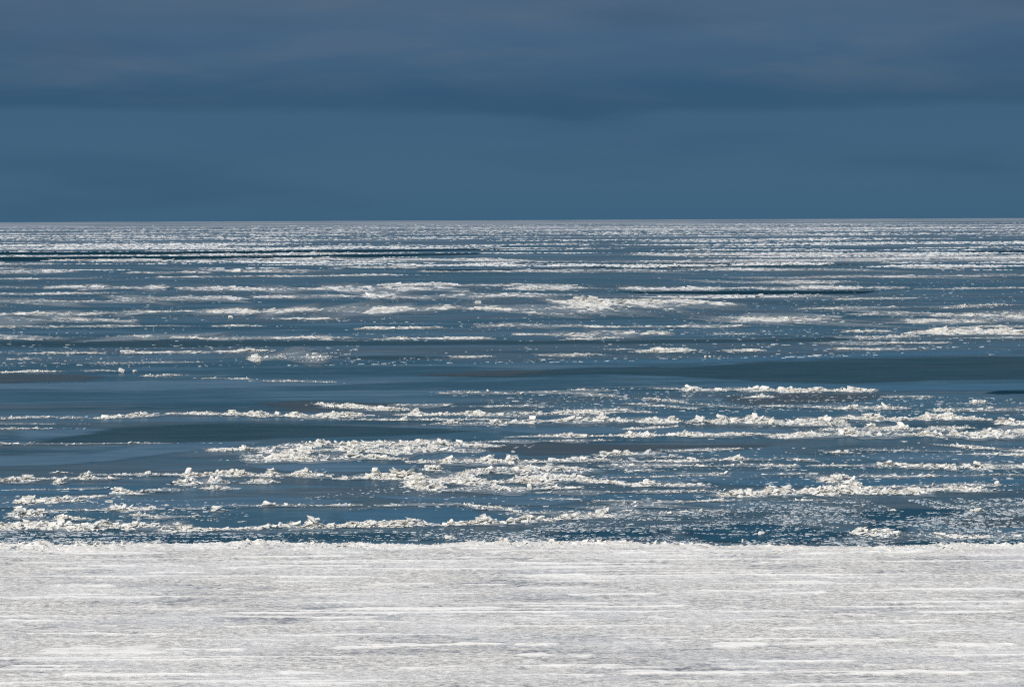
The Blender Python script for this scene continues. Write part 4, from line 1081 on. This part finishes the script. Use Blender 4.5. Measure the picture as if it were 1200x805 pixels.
single('ice_block', 'ice block', 'lone big white block on the low ridge near shore', 704, 603, 13, 10, 1, 0.4)
single('ice_block', 'ice block', 'small upright companion right of the lone white block', 712, 602, 6, 9, 4, 1.2, 0.2)
single('ice_block', 'ice block', 'small white block on the thin row at left in mid distance', 142, 437, 7, 7, 3, 0.2, 0.2)
single('ice_block', 'ice block', 'tiny white block right of the two lump row at left', 158, 436, 5, 3, 2, 0.9)
single('ice_block', 'ice block', 'tiny left block of the pair on open blue ice', 827, 419, 3, 3, 2, 0.9)
single('ice_block', 'ice block', 'tiny right block of the pair on open blue ice', 832, 419, 3, 3, 5, 0.3)
single('ice_block', 'ice block', 'small far block above the great white belt', 560, 356, 7, 4, 6, 0.3)
single('ice_block', 'ice block', 'small far block under the left great belt', 270, 373, 5, 4, 7, 0.3)
single('ice_block', 'ice block', 'tiny flat white block in the deep blue right pool', 1047, 599, 7, 3, 8, 0.3)
single('ice_block', 'ice block', 'small round block in brash right of centre near shore', 893, 627, 8, 6, 9, 0.8)
single('ice_block', 'ice block', 'tiny upright block on the shore edge right of centre', 871, 636, 4, 6, 4, 0.8)
single('ice_block', 'ice block', 'white block in the dark strip off the shore in the middle', 527, 632, 12, 6, 0, 0.5)
single('ice_block', 'ice block', 'small white bit left of the short thin row near shore', 195, 593, 5, 3, 3, 0.5)
single('ice_block', 'ice block', 'flat white bit on blue ice below the floe blocks', 127, 589, 9, 3, 6, 0.2)


def boxy_floe():
    """the wedge-ended slab that stands alone below the dark leads"""
    a = at(277.5, 318.8); m = a.length / FPX
    prof = [(-5.8, 0), (-5.2, 1.0), (-3.6, 2.4), (-2.2, 3.5), (0.5, 3.9), (4.9, 4.1), (5.3, 3.8), (5.3, 0)]
    bm = bmesh.new()
    d = 7.0
    fr = [bm.verts.new((x * m, -d / 2, z * m)) for x, z in prof]
    bk = [bm.verts.new((x * m * 0.92, d / 2, z * m * 0.92)) for x, z in prof]
    bm.faces.new(fr); bm.faces.new(bk[::-1])
    n = len(prof)
    for i in range(n):
        bm.faces.new([fr[i], bk[i], bk[(i + 1) % n], fr[(i + 1) % n]])
    bmesh.ops.triangulate(bm, faces=bm.faces[:])
    bmesh.ops.recalc_face_normals(bm, faces=bm.faces[:])
    me = bpy.data.meshes.new('ice_floe'); bm.to_mesh(me); bm.free()
    at_ = me.attributes.new('tone', 'FLOAT', 'POINT')
    at_.data.foreach_set('value', np.full(len(me.vertices), 0.9, dtype=np.float32))
    o = link('ice_floe', me, M_ICE, None, (a.x, a.y + d / 2, -0.05))
    o.rotation_euler = (0, 0, -0.12)
    tag(o, 'boxy white floe with a wedge end standing alone on far blue ice', 'ice floe')


boxy_floe()


# ------------------------------------------------------------------ brash: small loose pieces nobody could count
def brash(label, poly_px, n, lo, hi, seed, white=0.0, zmax=0.05, clump=0.0):
    r = np.random.default_rng(seed)
    w0 = np.ptp(np.array(poly_px, float)[:, 0])
    poly = beyond(poly_px)
    x0, y0 = poly.min(0); x1, y1 = poly.max(0)
    n = int(n * (x1 - x0) / w0)
    P0 = []
    cl = 0.8 * fft_noise(128, 64, 7, 1.6, r) + 0.6 * fft_noise(128, 64, 2, 0.8, r)
    while len(P0) < n:
        q = np.array([r.uniform(x0, x1), r.uniform(y0, y1)])
        c = cl[int((q[1] - y0) / (y1 - y0) * 63.9), int((q[0] - x0) / (x1 - x0) * 127.9)]
        if clump and c < r.normal(clump - 0.5, 0.5):
            continue
        if 262 < q[0] < 291 and 308 < q[1] < 323:      # the boxy floe stands clear
            continue
        ins = False
        j = len(poly) - 1
        for i in range(len(poly)):
            if (poly[i][1] > q[1]) != (poly[j][1] > q[1]) and q[0] < (poly[j][0] - poly[i][0]) * (q[1] - poly[i][1]) / (poly[j][1] - poly[i][1]) + poly[i][0]:
                ins = not ins
            j = i
        if ins:
            p = at(q[0], q[1])
            P0.append((p.x, p.y, 0.0))
    P = np.array(P0)
    c = P.mean(0)
    S = np.clip(np.exp(r.normal(math.log((lo + hi) / 2.8), 0.6, n)), lo * 0.6, hi * 1.3)
    P = P - c
    P[:, 2] = r.uniform(0.01, zmax, n)
    V, F, T = blocks(P, S * 0.66, r, tilt=0.03, flat=0.14, tone=np.clip(r.uniform(-0.1, 1, n) * (0.75 + white), 0, 1), tpl=PLATE)
    o = link('brash_ice', tri_mesh('brash_ice', V, F, tone=T), M_BRASH, None, c.tolist())
    tag(o, label, 'brash ice', kind='stuff')


brash('small loose brash pieces between the shore ice and the left ridge', [(-20, 637), (-20, 621), (300, 625), (330, 628), (250, 634), (150, 638)], 2400, 0.14, 0.55, 1, 0.1, clump=0.2)
brash('thin brash off the shore ice left of centre', [(300, 634), (330, 624), (520, 619), (620, 622), (640, 634)], 1300, 0.12, 0.45, 2, 0.0, clump=0.4)
brash('dense grey brash field off the shore ice right of centre', [(560, 635), (640, 616), (780, 599), (900, 587), (1010, 585), (1060, 600), (1010, 640), (800, 637)], 8000, 0.12, 0.42, 3, 0.05, clump=0.45)
brash('dense grey brash field off the shore ice at the far right', [(1000, 640), (1040, 612), (1100, 597), (1060, 585), (1215, 580), (1215, 638), (1060, 643)], 5000, 0.12, 0.5, 4, 0.08, clump=0.4)
brash('scattered brash among the heaps at left', [(-20, 612), (-20, 578), (130, 582), (290, 590), (290, 612)], 800, 0.14, 0.5, 5, 0.1, clump=0.5)
brash('scattered brash in the middle below the central rubble field', [(300, 596), (440, 566), (600, 580), (860, 575), (840, 588), (600, 600)], 350, 0.14, 0.5, 6, 0.1, clump=0.8)
brash('scattered brash round the right hand ridges', [(700, 556), (760, 525), (1215, 522), (1215, 575), (1010, 578), (860, 575)], 1300, 0.15, 0.55, 7, 0.15, clump=0.5)
brash('scattered bits round the slanting scratches right of centre', [(560, 470), (700, 452), (900, 462), (1215, 470), (1215, 488), (880, 486), (620, 480)], 1000, 0.22, 0.7, 8, 0.15, clump=0.5)
brash('thin scatter of bits in the wide blue middle', [(300, 430), (640, 404), (1215, 398), (1215, 412), (700, 424), (500, 428)], 500, 0.4, 1.2, 9, 0.15, clump=0.9)


brash('loose far pieces strewn between the belts at left', [(-20, 400), (-20, 308), (600, 308), (600, 400)], 1700, 0.35, 1.0, 10, 0.25, zmax=0.06, clump=0.9)
brash('loose far pieces strewn between the belts at right', [(600, 400), (600, 306), (1215, 302), (1215, 398)], 2300, 0.35, 1.0, 11, 0.25, zmax=0.06, clump=0.7)
brash('loose pieces strewn over the blue ice at left in mid distance', [(-20, 432), (-20, 404), (420, 404), (420, 430)], 500, 0.35, 0.9, 12, 0.2, clump=0.9)


# ------------------------------------------------------------------ distant drift ice, one mass towards the horizon
def distant():
    r = np.random.default_rng(99)
    n_try = 145000
    # evenly spread over inverse distance so every row of the far view holds pieces
    inv = r.uniform(1 / 15000.0, 1 / 1350.0, n_try)
    y = 1.0 / inv
    half = 0.25 * y + 30
    x = r.uniform(-1, 1, n_try) * half
    NX = NY = 512
    f1 = fft_noise(NX, NY, 24, 2.0, r); f2 = fft_noise(NX, NY, 8, 1.1, r); f3 = fft_noise(NX, NY, 60, 5, r)
    ix = np.clip(((x / half * 0.5 + 0.5) * (NX - 1)).astype(int), 0, NX - 1)
    iy = ((np.log(y) * 150).astype(int)) % NY
    f = 0.75 * f1[iy, ix] + 0.5 * f2[iy, ix] + 0.75 * f3[iy, ix] + 0.2 * r.standard_normal(n_try)
    thr = np.interp(y, [1350, 1800, 2300, 3200, 6000, 15000], [1.4, 1.0, 0.65, 0.3, 0.1, 0.0])
    k = f > thr
    # keep the leads open
    for pts, mt, lb in LEADS[:5] + [([(262, 309), (290, 309), (288, 321), (262, 322)], None, '')]:
        w = np.array([at(a, b)[:2] for a, b in pts])
        inside = np.zeros(n_try, bool)
        j = len(w) - 1
        for i in range(len(w)):
            xi, yi = w[i]; xj, yj = w[j]
            cond = ((yi > y) != (yj > y)) & (x < (xj - xi) * (y - yi) / (yj - yi + 1e-9) + xi)
            inside ^= cond
            j = i
        k &= ~inside
    x, y = x[k], y[k]
    n = len(x)
    m = y / FPX
    S = np.clip(1.5 * m * np.exp(r.normal(0, 0.4, n)), 0.7, 8)
    Hh = np.minimum(S * 0.4, np.exp(r.normal(-1.1, 0.55, n)))
    return x, y, S, Hh, r


def distant_mesh():
    x, y, S, Hh, r = distant()
    n = len(x)
    k = r.integers(0, 6, n)
    tone = r.uniform(0.1, 1, n)
    yaw = r.normal(0, 0.15, n)
    Vs, Fs, Ts = [], [], []; off = 0
    for t in range(6):
        idx = np.nonzero(k == t)[0]
        V, F = SMALL[t]
        c, s_ = np.cos(yaw[idx]), np.sin(yaw[idx])
        q = V[None] * np.stack([S[idx] * 2.4, S[idx], Hh[idx]], 1)[:, None, :]
        X = q[..., 0] * c[:, None] - q[..., 1] * s_[:, None] + x[idx][:, None]
        Y = q[..., 0] * s_[:, None] + q[..., 1] * c[:, None] + y[idx][:, None]
        Z = q[..., 2]
        Vs.append(np.stack([X, Y, Z], -1).reshape(-1, 3))
        Fs.append((F[None] + (np.arange(len(idx)) * len(V))[:, None, None] + off).reshape(-1, 3))
        Ts.append(np.repeat(tone[idx], len(V))); off += len(idx) * len(V)
    V = np.concatenate(Vs); F = np.concatenate(Fs); T = np.concatenate(Ts)
    o = link('distant_drift_ice', tri_mesh('distant_drift_ice', V, F, tone=T), M_FAR)
    tag(o, 'countless far floes and rubble closing up towards the horizon', 'drift ice', kind='stuff')
    print('distant lumps', n)


def small_templates(n, r):
    """low floes, 8 to 12 triangles, foot at z = 0"""
    out = []
    for i in range(n):
        p = [(0.6 * math.cos(a + r.normal(0, .2)), 0.6 * math.sin(a + r.normal(0, .2)), -0.15) for a in np.arange(4) * math.pi / 2]
        p += [tuple(r.uniform(-0.35, 0.35, 2).tolist() + [r.uniform(0.5, 1.0)]) for _ in range(3)]
        out.append(hull(np.array(p)))
    return out


SMALL = small_templates(6, rng)
distant_mesh()
print('large blocks', N_BIG[0], 'tris', sum(len(m.polygons) for m in bpy.data.meshes))
